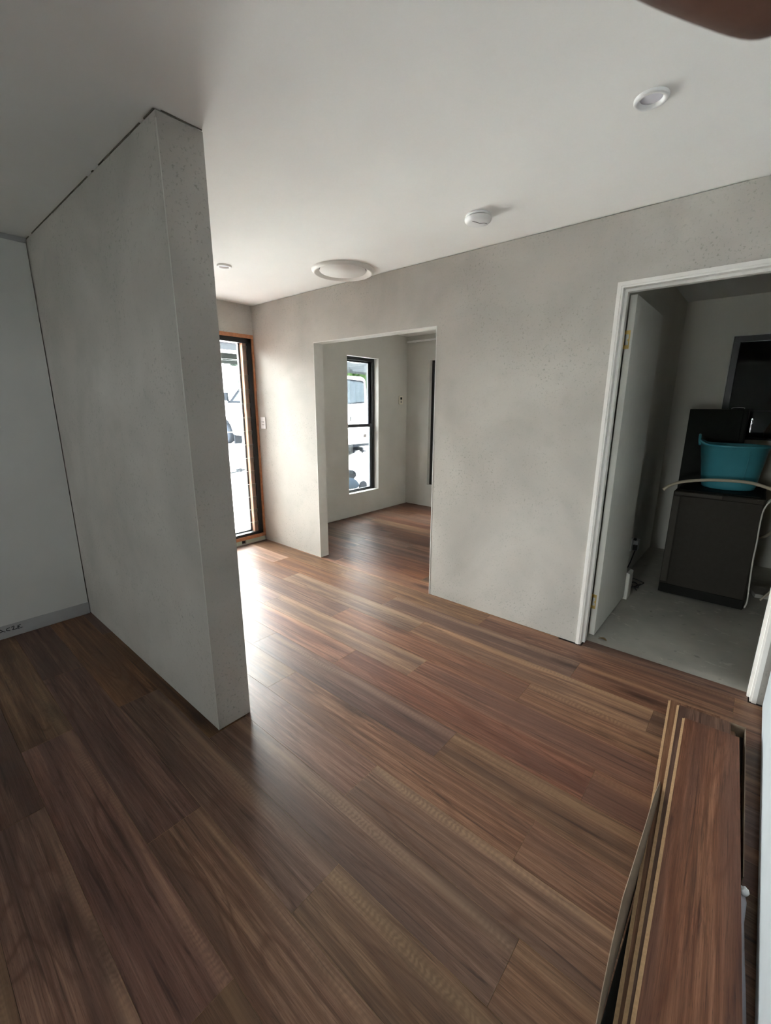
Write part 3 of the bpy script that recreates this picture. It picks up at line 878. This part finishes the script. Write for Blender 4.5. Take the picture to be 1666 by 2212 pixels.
bm = NB()
ptsets = [[(-0.70, 4.19, 0.21), (-0.705, 4.05, 0.12), (-0.70, 3.85, 0.10), (-0.69, 3.75, 0.06), (-0.67, 3.72, 0.004)],
          [(-0.69, 3.70, 0.10), (-0.645, 3.86, 0.075), (-0.585, 3.98, 0.02), (-0.57, 4.0, 0.003), (-0.60, 3.90, 0.003), (-0.66, 3.80, 0.004)],
          [(-0.69, 3.70, 0.065), (-0.64, 3.80, 0.045), (-0.60, 3.83, 0.006), (-0.583, 3.80, 0.003), (-0.61, 3.86, 0.004), (-0.585, 3.96, 0.004)],
          [(-0.68, 3.72, 0.004), (-0.64, 3.82, 0.010), (-0.585, 3.88, 0.004), (-0.63, 3.95, 0.012), (-0.68, 3.90, 0.004)]]
for s in ptsets: tube(bm, catmull([(x, y, z + 0.003) for x, y, z in s], 6), 0.0042, 6)
tag(obj('black_cable', bm, 'cord_black'), 'tangled black cable on the concrete beside the white box', 'cable')

bm = NB(); obox(bm, (0.205, 4.40, 0.012), (0.09, 0.02, 0), (-0.03, 0.10, 0), (0, 0, 0.0155))
tag(obj('concrete_paver', bm, 'bare_concrete', bevel=0.003), 'small flat grey slab lying right of the washing machine', 'slab')
bm = NB()
tube(bm, catmull([(0.36, 4.30, 0.62), (0.31, 4.22, 0.42), (0.285, 4.18, 0.30), (0.25, 4.16, 0.17), (0.20, 4.14, 0.08), (0.175, 4.13, 0.035)], 8), 0.006, 8)
tube(bm, catmull([(0.20, 4.15, 0.07), (0.25, 4.18, 0.10), (0.30, 4.20, 0.13), (0.40, 4.24, 0.12)], 8), 0.006, 8)
tube(bm, catmull([(0.36, 4.30, 0.62), (0.42, 4.36, 0.75), (0.46, 4.5, 0.80)], 8), 0.006, 8)
tag(obj('water_hose', bm, 'hose_beige'), 'thin pale hose looping at the right beside the door frame', 'hose')

bm = NB()
o = Vector((-0.578, 2.80, 0.003)); L = []
for k in range(9):
    s = k / 8; w = 0.011 * math.sin(PI * s) ** 0.7
    p = o + Vector((-0.022 + 0.05 * s, 0.012 * math.sin(3 * s), 0.004 * math.sin(PI * s)))
    L.append((bm.verts.new(p + Vector((0, -w, 0.003 * (1 - s)))), bm.verts.new(p), bm.verts.new(p + Vector((0, w, 0.004)))))
for k in range(8):
    for j in (0, 1):
        try: bm.faces.new((L[k][j], L[k + 1][j], L[k + 1][j + 1], L[k][j + 1]))
        except ValueError: pass
tag(obj('dry_leaf', bm, 'dry_leaf'), 'single brown dry leaf on the concrete just inside the doorway', 'leaf')


# ------------------------------------------------------------------ pack of boards at lower right
def pack():
    far = [((-0.071, 2.183), (-0.013, 0.903), 0.0715), ((-0.105, 2.291), (-0.028, 0.899), 0.0598), ((-0.143, 2.325), (-0.045, 0.90), 0.0481),
           ((-0.085, 2.27), (-0.040, 0.90), 0.0364), ((-0.080, 2.28), (-0.042, 0.90), 0.0247), ((-0.080, 2.26), (-0.045, 0.90), 0.0130)]
    labs = ['uppermost brown laminate board on the loose pile by the white wall', 'brown laminate board directly under the uppermost one of the pile',
            'laminate board that sticks out furthest left on the pile', 'laminate board below the one sticking out of the pile',
            'laminate board just above the lowest in the pile', 'lowest laminate board of the pile inside the carton']
    Ln, Wd, th = 1.47, 0.196, 0.0112
    for i, ((a, b, z), lab) in enumerate(zip([(f[0], f[1], f[2]) for f in far], labs)):
        A, B = Vector((*a, 0)), Vector((*b, 0)); d = (B - A).normalized(); n = Vector((-d.y, d.x, 0))   # n points to +x
        if n.x < 0: n = -n
        bm = NB(); uvl = bm.loops.layers.uv.new('UVMap'); col = bm.loops.layers.float_color.new('board')
        add_board(bm, uvl, col, 0, Wd, 0, Ln, 0, th, (612, 503, 506, 509, 512, 515)[i], along='y')
        bx(bm, -0.0002, 0.0016, 0, Ln, -0.002, 0.00015, 2)
        Mx = Matrix.Identity(4)
        for r in range(3): Mx[r][0] = n[r]; Mx[r][1] = d[r]; Mx[r][2] = (0, 0, 1)[r]
        if Mx.to_3x3().determinant() < 0:
            pass
        Mx.translation = Vector((A.x, A.y, z))
        bmesh.ops.transform(bm, matrix=Mx, verts=bm.verts)
        top = obj('laminate_board', bm, ['laminate', 'board_side', 'fibre_core'])
        tag(top, lab, 'floor board', 'laminate boards in the pile')
        bm = NB(); bx(bm, -0.0075, 0.0002, 0, Ln, -0.0078, -0.0045)
        bmesh.ops.transform(bm, matrix=Mx, verts=bm.verts)
        tg = obj('tongue', bm, 'fibre_core', top); tg['label'] = 'pale machined tongue edge'
    # opened carton
    t = thing('carton', 'opened brown cardboard carton under the pile of laminate boards', 'carton', (0.04, 1.55, 0))
    def sheet(name, pts, th, m):
        bm = NB(); A = [bm.verts.new(p) for p in pts]; f = bm.faces.new(A)
        r = bmesh.ops.extrude_face_region(bm, geom=[f]); nv = [g for g in r['geom'] if isinstance(g, bmesh.types.BMVert)]
        f.normal_update(); bmesh.ops.translate(bm, vec=f.normal * th, verts=nv)
        return obj(name, bm, m, t)
    sheet('tray_base', [(-0.075, 0.5, 0.0012), (0.152, 0.5, 0.0012), (0.147, 2.30, 0.0012), (-0.075, 2.30, 0.0012)], 0.0006, 'foam_dark')
    bm = NB(); prism(bm, [(0.1435, 2.30), (0.146, 2.30), (0.1665, 1.49), (0.164, 1.49)], 'z', 0.0, 0.058); obj('tray_side', bm, 'cardboard', t)
    bm = NB(); bx(bm, 0.085, 0.146, 2.2985, 2.301, 0.0, 0.062); obj('tray_end', bm, 'cardboard', t)
    # flap bowed outward to the left
    bm = NB(); V = []
    tops = [(-0.092, 1.75, 0.045), (-0.094, 1.62, 0.080), (-0.094, 1.373, 0.09), (-0.096, 1.155, 0.092), (-0.089, 0.997, 0.094), (-0.083, 0.904, 0.095), (-0.074, 0.80, 0.095), (-0.06, 0.60, 0.095)]
    for x, y, z in tops:
        bxx = -0.079
        V.append([bm.verts.new((bxx + (x - bxx) * s + 0.006 * math.sin(PI * s), y, 0.002 + (z - 0.002) * s)) for s in (0, 0.33, 0.66, 1)])
    for i in range(len(V) - 1):
        for j in range(3): bm.faces.new((V[i][j], V[i + 1][j], V[i + 1][j + 1], V[i][j + 1]))
    fl = obj('flap', bm, 'cardboard', t, smooth=True)
    sm = fl.modifiers.new('thick', 'SOLIDIFY'); sm.thickness = 0.0025
    # dark foam underlay folded inside the carton on the right
    bm = NB(); bx(bm, 0.131, 0.1425, 1.75, 2.292, 0.003, 0.0125)
    tag(obj('foam_strip', bm, 'foam_dark'), 'black foam strip in the gap right of the board pile', 'foam')
    # twisted shrink wrap with a bunched knob
    t = thing('shrink_wrap', 'twisted clear plastic wrap with a bunched knob beside the boards', 'plastic wrap', (0.172, 1.3, 0.0))
    bm = NB()
    pts = [(0.168, 1.447, 0.038), (0.169, 1.425, 0.032), (0.170, 1.36, 0.028), (0.172, 1.27, 0.027), (0.176, 1.17, 0.026), (0.177, 1.08, 0.025), (0.177, 0.95, 0.025), (0.178, 0.80, 0.025)]
    rad = [0.006, 0.009, 0.0055, 0.007, 0.012, 0.013, 0.015, 0.016]
    tube(bm, pts, rad, 10)
    for v in bm.verts: v.co.x += 0.0015 * math.sin(v.co.y * 90); v.co.z += 0.002 * math.sin(v.co.y * 70 + v.co.x * 400)
    obj('twisted_tail', bm, 'shrink_film', t, smooth=True)
    bm = NB(); lathe(bm, [(0, -0.013), (0.008, -0.010), (0.0135, 0), (0.011, 0.008), (0.005, 0.011), (0, 0.0115)], 14, origin=(0.169, 1.452, 0.044))
    for v in bm.verts: v.co += Vector((random.uniform(-1, 1), random.uniform(-1, 1), random.uniform(-1, 1))) * 0.0016
    obj('knob', bm, 'white_plastic', t, smooth=True)


pack()


# ------------------------------------------------------------------ outside
bm = NB()
v = [bm.verts.new(p) for p in ((-9.3, -40, -0.10), (14, -40, -0.10), (14, 50, -0.10), (-9.3, 50, -0.10), (-16, 50, 0.115), (-16, -40, 0.115), (-60, 50, 0.115), (-60, -40, 0.115))]
for f in ((0, 1, 2, 3), (5, 0, 3, 4), (7, 5, 4, 6)): bm.faces.new([v[i] for i in f])
struct('ground_driveway', bm, 'driveway_concrete', 'pale concrete driveway outside the windows', 'driveway')


def van():
    tilt = math.atan(0.032)
    t = thing('white_van', 'white van parked on the driveway outside', 'van', (0, 0, 0))
    X = lambda u: -9.3 - u
    y0, y1 = 8.35, 10.02
    def Z(u, z): return -0.10 + z + u * 0.032
    def prof(bm, poly, ya, yb, mi=0):
        prism(bm, [(X(u), Z(u, z)) for u, z in poly], 'y', ya, yb, mi)
    bm = NB()
    arch = lambda uc, r=0.50: [(uc + r * math.cos(a), 0.30 + r * math.sin(a)) for a in [PI * k / 10 for k in range(11)]]
    low = [(0.0, 0.42)] + [(u, max(z, 0.36)) for u, z in arch(0.72)[::-1]] + [(u, max(z, 0.36)) for u, z in arch(5.65, 0.62)[::-1]] + [(6.55, 0.36)]
    poly = low + [(6.65, 0.75), (6.55, 1.22), (5.30, 1.52), (4.25, 2.32), (3.9, 2.38), (0.15, 2.38), (0.03, 2.30), (0.0, 1.5)]
    prof(bm, poly, y0, y1)
    for vv in bm.verts:
        h = vv.co.z
        if h > 1.5:
            k = (h - 1.5) * 0.10; vv.co.y += k if vv.co.y < 9 else -k
    obj('body', bm, 'van_white', t, bevel=0.06, seg=3)
    # rear barn doors
    bm = NB(); prism(bm, [(8.85, 1.46), (9.88, 1.52), (9.84, 2.12), (9.78, 2.17), (8.90, 2.20), (8.85, 2.14)], 'x', X(-0.012), X(0.02))
    w = obj('rear_window', bm, 'van_dark', t, bevel=0.02)
    bm = NB(); prism(bm, [(8.89, 1.50), (9.83, 1.56), (9.80, 2.08), (9.75, 2.12), (8.93, 2.15), (8.89, 2.10)], 'x', X(-0.018), X(0.0))
    obj('rear_glass', bm, 'van_glass', w, bevel=0.02)
    bm = NB(); bx(bm, X(-0.006), X(0.01), 9.110, 9.122, 0.50, 2.2); obj('door_seam', bm, 'beam_grey', t)
    bm = NB(); bx(bm, X(-0.03), X(0.01), 9.22, 9.26, 1.00, 1.14); obj('rear_handle', bm, 'beam_grey', t, bevel=0.008)
    bm = NB(); bx(bm, X(-0.008), X(0.01), 9.70, 9.84, 1.150, 1.172); bx(bm, X(-0.008), X(0.01), 9.75, 9.84, 1.105, 1.125); obj('badge', bm, 'beam_grey', t)
    bm = NB(); bx(bm, X(-0.20), X(0.05), 8.40, 9.97, 0.34, 0.47); b = obj('bumper', bm, 'van_white', t, bevel=0.03)
    bm = NB(); bx(bm, X(-0.205), X(-0.02), 8.42, 9.95, 0.26, 0.33); obj('step', bm, 'van_dark', b)
    bm = NB(); bx(bm, X(-0.012), X(0.02), 9.80, 9.93, 0.50, 0.60); obj('tail_lamp', bm, 'tail_lamp', t)
    bm = NB(); bx(bm, X(-0.25), X(0.2), 9.48, 9.54, 0.14, 0.24); tube(bm, [(X(-0.22), 9.51, 0.23), (X(-0.22), 9.51, 0.06)], 0.035, 8); bx(bm, X(-0.30), X(-0.16), 9.44, 9.60, 0.10, 0.14)
    obj('tow_hitch', bm, 'van_dark', t)
    bm = NB(); bx(bm, X(0.9), X(0.1), 8.7, 9.7, 0.10, 0.34); obj('underbody', bm, 'van_dark', t)
    bm = NB(); bx(bm, X(6.25), X(4.95), 8.60, 8.66, 0.16, 1.02); obj('wheel_well', bm, 'van_dark', t)
    # side glass, pillar and mirror on the near side
    yy = y0 - 0.004
    def side(name, poly, m, d=0.02, parent=t):
        bm = NB(); V = []
        for u, z in poly:
            zz = Z(u, z); k = max(0, zz - 1.5) * 0.10; V.append((X(u), yy + k, zz))
        A = [bm.verts.new(p) for p in V]; B = [bm.verts.new((p[0], p[1] - d * 0.5, p[2])) for p in V]
        n = len(V); bm.faces.new(A); bm.faces.new(B[::-1])
        for i in range(n): bm.faces.new((A[i], B[i], B[(i + 1) % n], A[(i + 1) % n]))
        return obj(name, bm, m, parent)
    sw = side('cab_window', [(3.1, 1.50), (5.12, 1.48), (4.25, 2.15), (3.1, 2.2)], 'van_dark')
    side('cab_glass', [(3.15, 1.55), (4.85, 1.54), (4.15, 2.08), (3.15, 2.12)], 'van_glass', 0.03, sw)
    side('belt_strip', [(3.0, 1.45), (5.2, 1.44), (5.2, 1.49), (3.0, 1.50)], 'van_dark', 0.03)
    bm = NB(); bx(bm, X(5.30), X(5.10), 8.27, 8.345, 1.60, 1.88); tube(bm, [(X(5.15), 8.31, 1.62), (X(5.05), 8.37, 1.52)], 0.04, 8)
    obj('door_mirror', bm, 'van_dark', t, bevel=0.04, seg=3)
    bm = NB(); bx(bm, X(4.98), X(4.92), 8.36, 8.62, 0.12, 0.55); obj('mud_flap', bm, 'van_dark', t)
    for u in (0.72, 5.65):
        for ya in (8.38, 9.76):
            bm = NB(); zc = Z(u, 0.36)
            lathe(bm, [(0.20, 0.0), (0.31, 0.0), (0.355, 0.03), (0.36, 0.06), (0.36, 0.18), (0.355, 0.21), (0.31, 0.235), (0.20, 0.235)], 32, origin=(X(u), ya, zc), axis='y')
            wh = obj('wheel', bm, 'tyre', t)
            bm = NB(); lathe(bm, [(0.0, 0.05), (0.06, 0.04), (0.08, 0.07), (0.19, 0.06), (0.205, 0.01), (0.205, 0.22), (0, 0.2)], 32, origin=(X(u), ya, zc), axis='y')
            obj('rim', bm, 'rim_steel', wh)


van()


def mower():
    cx, cy, g = -5.72, 5.45, -0.10
    t = thing('lawn_mower', 'blue grey domed mower standing outside under the small window', 'lawn mower', (cx, cy, g))
    bm = NB(); lathe(bm, [(0.30, 0.10), (0.315, 0.12), (0.305, 0.16), (0.27, 0.21), (0.20, 0.255), (0.10, 0.275), (0, 0.28)], 40, origin=(cx, cy, g))
    obj('deck', bm, 'mower_blue', t)
    bm = NB(); prism(bm, [(cy - 0.16, 0.265), (cy + 0.22, 0.23), (cy + 0.29, 0.28), (cy + 0.27, 0.355), (cy + 0.20, 0.395), (cy - 0.12, 0.385)], 'x', cx - 0.13, cx + 0.10)
    for v in bm.verts: v.co.z += g
    e = obj('engine_cover', bm, 'mower_dark', t, bevel=0.02)
    bm = NB(); lathe(bm, [(0.016, 0.38), (0.016, 0.43), (0, 0.432)], 12, origin=(cx + 0.02, cy + 0.06, g)); obj('fuel_cap', bm, 'mower_dark', e)
    for dx, dy in ((-0.24, 0.30), (0.24, 0.30), (-0.24, -0.30), (0.24, -0.30)):
        bm = NB(); lathe(bm, [(0, -0.025), (0.085, -0.025), (0.10, -0.015), (0.10, 0.015), (0.085, 0.025), (0, 0.025)], 24, origin=(cx + dx, cy + dy, g + 0.10), axis='x')
        obj('wheel', bm, 'tyre', t)
    bm = NB()
    for s in (-0.2, 0.2): tube(bm, [(cx + s, cy - 0.24, g + 0.15), (cx + s, cy - 0.75, g + 0.80)], 0.012, 8)
    tube(bm, [(cx - 0.2, cy - 0.75, g + 0.80), (cx + 0.2, cy - 0.75, g + 0.80)], 0.012, 8)
    obj('handle', bm, 'mower_dark', t)


mower()

t = thing('pergola_beam', 'grey beam with white edges crossing outside the louvre window', 'beam', (-6.2, 3.2, 0))
bm = NB(); bx(bm, -6.32, -6.20, 1.0, 4.9, 2.235, 2.345); bx(bm, -6.34, -6.19, 1.0, 4.9, 2.375, 2.42)
obj('beam', bm, 'beam_grey', t)
bm = NB(); bx(bm, -6.345, -6.185, 1.0, 4.9, 2.215, 2.240); bx(bm, -6.345, -6.185, 1.0, 4.9, 2.345, 2.375)
obj('flashing', bm, 'beam_white', t)
for yy in (1.1, 4.8):
    bm = NB(); bx(bm, -6.31, -6.21, yy - 0.05, yy + 0.05, -0.11, 2.22); obj('post', bm, 'beam_grey', t)

bm = NB(); bx(bm, -16.2, -7.4, 5.0, 10.6, 3.0, 3.08)  # carport roof added to put the van in shade
for px_, py_ in ((-16.0, 5.2), (-7.6, 5.2), (-16.0, 10.5), (-7.6, 10.5)): bx(bm, px_ - 0.06, px_ + 0.06, py_ - 0.06, py_ + 0.06, -0.15, 3.0)
struct('added_carport_roof', bm, 'roof_dark', 'open carport roof added to shade the white van', 'added carport roof')
t = thing('water_tank', 'light grey rounded tank on posts seen at the top of the small window', 'tank', (-6.3, 7.2, 0))
bm = NB()
poly = [(6.185, 2.30), (6.185, 2.16), (6.20, 2.12), (6.24, 2.098), (6.30, 2.088), (8.2, 2.06), (8.2, 2.30)]
prism(bm, poly, 'x', -6.55, -6.2)
obj('shell', bm, 'tank_grey', t, bevel=0.012)
bm = NB(); bx(bm, -6.21, -6.19, 6.20, 6.40, 2.24, 2.32); obj('bracket', bm, 'fence_grey', t)
for yy in (7.4, 8.0):
    bm = NB(); bx(bm, -6.45, -6.35, yy - 0.05, yy + 0.05, -0.11, 2.09); obj('post', bm, 'beam_grey', t)

t = thing('white_house', 'white stepped house walls blown out behind the carport', 'house', (-20, 9, 0))
for ya, yb, zt in ((4.5, 11.44, 3.74), (11.44, 11.80, 3.50), (11.80, 12.16, 3.29)):
    bm = NB(); bx(bm, -21.5, -20.0, ya, yb, 0.10, zt); obj('wall', bm, 'van_white', t)
bm = NB(); bx(bm, -21.8, -19.7, 4.2, 9.0, 3.745, 3.84); obj('roof', bm, 'beam_grey', t)

bm = NB(); tube(bm, [(-9.24, 5.25, -0.08), (-9.30, 5.50, -0.08), (-9.42, 5.62, -0.07), (-9.50, 5.78, -0.08)], 0.02, 8); bx(bm, -9.42, -9.34, 5.50, 5.62, -0.10, -0.02)
tag(obj('garden_hose', bm, 'beam_grey'), 'short grey hose fitting lying on the bright driveway', 'hose')


def tree(x, y, z0, r, h, leafmat, label, name='tree', squash=1.0, n=900):
    t = thing(name, label, 'tree', (x, y, z0), 'trees beyond the van')
    bm = NB(); tube(bm, [(x, y, z0 - 0.05), (x + 0.05, y, z0 + h * 0.4), (x, y + 0.05, z0 + h)], [0.16, 0.12, 0.07], 8); obj('trunk', bm, 'bark', t)
    bm = NB(); rd = random.Random(int(x * 13 + y * 7))
    for _ in range(n):
        a, b = rd.uniform(0, 2 * PI), math.acos(rd.uniform(-1, 1)); q = r * rd.uniform(0.55, 1.0) * (1 + 0.18 * math.sin(3 * a) * math.sin(2 * b))
        p = Vector((x + q * math.sin(b) * math.cos(a), y + q * math.sin(b) * math.sin(a), z0 + h + q * squash * math.cos(b)))
        s = rd.uniform(0.14, 0.3); d1 = Vector((rd.gauss(0, 1), rd.gauss(0, 1), rd.gauss(0, 1))).normalized(); d2 = d1.orthogonal().normalized()
        vs = [bm.verts.new(p + s * d1), bm.verts.new(p + s * 0.45 * d2), bm.verts.new(p - s * d1), bm.verts.new(p - s * 0.45 * d2)]
        bm.faces.new(vs)
    prof = [(r * 0.80 * math.sin(PI * k / 10) * (1 + 0.06 * (-1) ** k), -r * 0.80 * squash * math.cos(PI * k / 10)) for k in range(11)]
    lathe(bm, [(max(0, q), z) for q, z in prof], 20, origin=(x, y, z0 + h))
    obj('crown', bm, leafmat, t, recalc=False)


tree(-25, 15.0, 0.1, 2.6, 3.4, 'leaf_grey', 'grey green tree behind the white house and van', squash=0.9, n=1500)
tree(-31, 21.5, 0.1, 2.8, 3.2, 'leaf_grey', 'dull green tree standing between the two window views', squash=0.9, n=1500)
tree(-21, 23.2, 0.1, 2.6, 4.2, 'leaf_light', 'bright green tree behind the light grey tank', n=1600)
tree(-16.5, 18.6, 0.1, 1.9, 2.2, 'leaf_green', 'low dark green bushy tree just above the van roof', squash=0.8, n=1000)

bm = NB(); bx(bm, XO - 0.45, XO - 0.002, -4.0, 5.6, 2.361, 2.44)  # unseen overhang added to cut sky light at the windows
struct('added_eave', bm, 'beam_white', 'white soffit added at the roof edge to cut sky light', 'added_eave')
bm = NB(); bx(bm, -8.0, XO - 0.003, 0.75, 0.95, -0.12, 2.36)  # unseen brick wall added to cut light beside the louvre
struct('added_garage_wall', bm, 'brick_red', 'brown brick wall added outside to block side light', 'wall')
# porch walls and roof added to keep sky light off laundry and study
bm = NB(); bx(bm, -4.2, 2.2, 6.75, 6.85, -0.15, 2.38)
struct('added_porch_wall', bm, 'fence_grey', 'grey porch wall added to block daylight behind the laundry window', 'wall')
bm = NB(); bx(bm, -4.2, 2.2, YL + 0.10, 6.9, 2.36, 2.52)
struct('added_porch_roof', bm, 'fence_grey', 'porch roof added to block the sky behind the laundry', 'roof')
bm = NB(); bx(bm, -1.45, -1.4, YL + 0.14, 6.76, -0.15, 2.38); bx(bm, 1.9, 2.2, YL - 0.1, 6.76, -0.15, 2.38); bx(bm, -4.2, -4.15, YL + 0.14, 6.76, -0.15, 2.38); struct('added_porch_sides', bm, 'fence_grey', 'side walls added to close the porch against daylight', 'wall')
bm = NB(); cx, cy = 0.06, 6.2
prism(bm, [(cx - 0.09, 0.9), (cx + 0.20, 0.9), (cx + 0.22, 1.25), (cx + 0.10, 1.42), (cx + 0.0, 1.36), (cx - 0.06, 1.2)], 'y', cy - 0.02, cy + 0.02)
o = obj('orange_towel', bm, 'orange_cloth', bevel=0.015); tag(o, 'orange cloth hanging in the porch behind the laundry window', 'cloth')
bm = NB(); tube(bm, [(-1.402, 6.2, 1.405), (2.2, 6.2, 1.405)], 0.008, 8)
tag(obj('clothes_line', bm, 'rim_steel'), 'thin line strung across the dark porch', 'clothes line')


# ------------------------------------------------------------------ the photographer's hand
def hand():
    def P(px, py, d):                   # point seen at that spot of the frame, d metres along the view
        return CAM + d * (Rf + Rr * ((px - 833) / FPX) + Rd * ((py - 1106) / FPX))
    tip = P(1806, -54, 0.055)
    ax = (Rr * -0.925 + Rd * -0.38).normalized()
    pts = [tip + Rr * 0.0005, tip + ax * 0.010, tip + ax * 0.024, tip + ax * 0.045 - Rf * 0.006, tip + ax * 0.060 - Rf * 0.028, tip + ax * 0.066 - Rf * 0.060]
    rad = [0.0080, 0.0083, 0.0086, 0.0090, 0.0098, 0.0108]
    verts, edges, rads = [], [], []
    def add(p, r, par=None):
        verts.append(p); rads.append(r); i = len(verts) - 1
        if par is not None: edges.append((par, i))
        return i
    palm = pts[-1] - Rf * 0.035 + Rd * -0.012
    root = add(palm, 0.016)
    k = add(pts[-1], rad[-1], root)
    for p, r in list(zip(pts, rad))[:-1][::-1]: k = add(p, r, k)
    back = -Rf; up = -Rd
    for j in range(1, 4):
        b = palm + up * (0.018 * j) - Rr * 0.004 * j
        m = add(b, 0.015, root if j == 1 else m)
        f1 = add(b + Rf * 0.032, 0.0095, m); f2 = add(b + Rf * 0.052 + Rr * 0.020, 0.0085, f1); f3 = add(b + Rf * 0.050 + Rr * 0.040, 0.0078, f2); add(b + Rf * 0.048 + Rr * (0.052 - 0.004 * j), 0.0065, f3)
    w = add(palm + back * 0.055 + up * 0.03, 0.024, root); add(palm + back * 0.12 + up * 0.05, 0.026, w)
    th = add(palm + back * 0.03 + Rr * 0.03 + up * 0.01, 0.012, root); th2 = add(palm + back * 0.012 + Rr * 0.055 + up * 0.012, 0.0105, th); add(palm + Rf * 0.004 + Rr * 0.075 + up * 0.016, 0.009, th2)
    me = bpy.data.meshes.new('hand'); me.from_pydata([tuple(v) for v in verts], edges, []); me.update()
    o = bpy.data.objects.new('hand', me); C.objects.link(o)
    me.materials.append(MATS['skin'])
    m = o.modifiers.new('skin', 'SKIN'); m.use_smooth_shade = True
    for i, v in enumerate(me.skin_vertices[0].data): v.radius = (rads[i], rads[i]); v.use_root = (i == 0)
    s = o.modifiers.new('sub', 'SUBSURF'); s.levels = 2; s.render_levels = 3
    tag(o, 'blurred brown fingertip of the person taking the photo, at the top right corner', 'hand')
    bm = NB(); n = 10; c = tip + ax * 0.004 + up * 0.0066
    A = []
    for i in range(n):
        a = 2 * PI * i / n; A.append(c + ax * (0.0055 * math.cos(a)) - Rf * (0.0042 * math.sin(a)) - up * (0.0022 * math.sin(a) ** 2))
    V0 = [bm.verts.new(p) for p in A]; V1 = [bm.verts.new(p + up * 0.0005) for p in A]
    bm.faces.new(V0); bm.faces.new(V1[::-1])
    for i in range(n): bm.faces.new((V0[i], V0[(i + 1) % n], V1[(i + 1) % n], V1[i]))
    obj('fingernail', bm, 'nail', o)


hand()
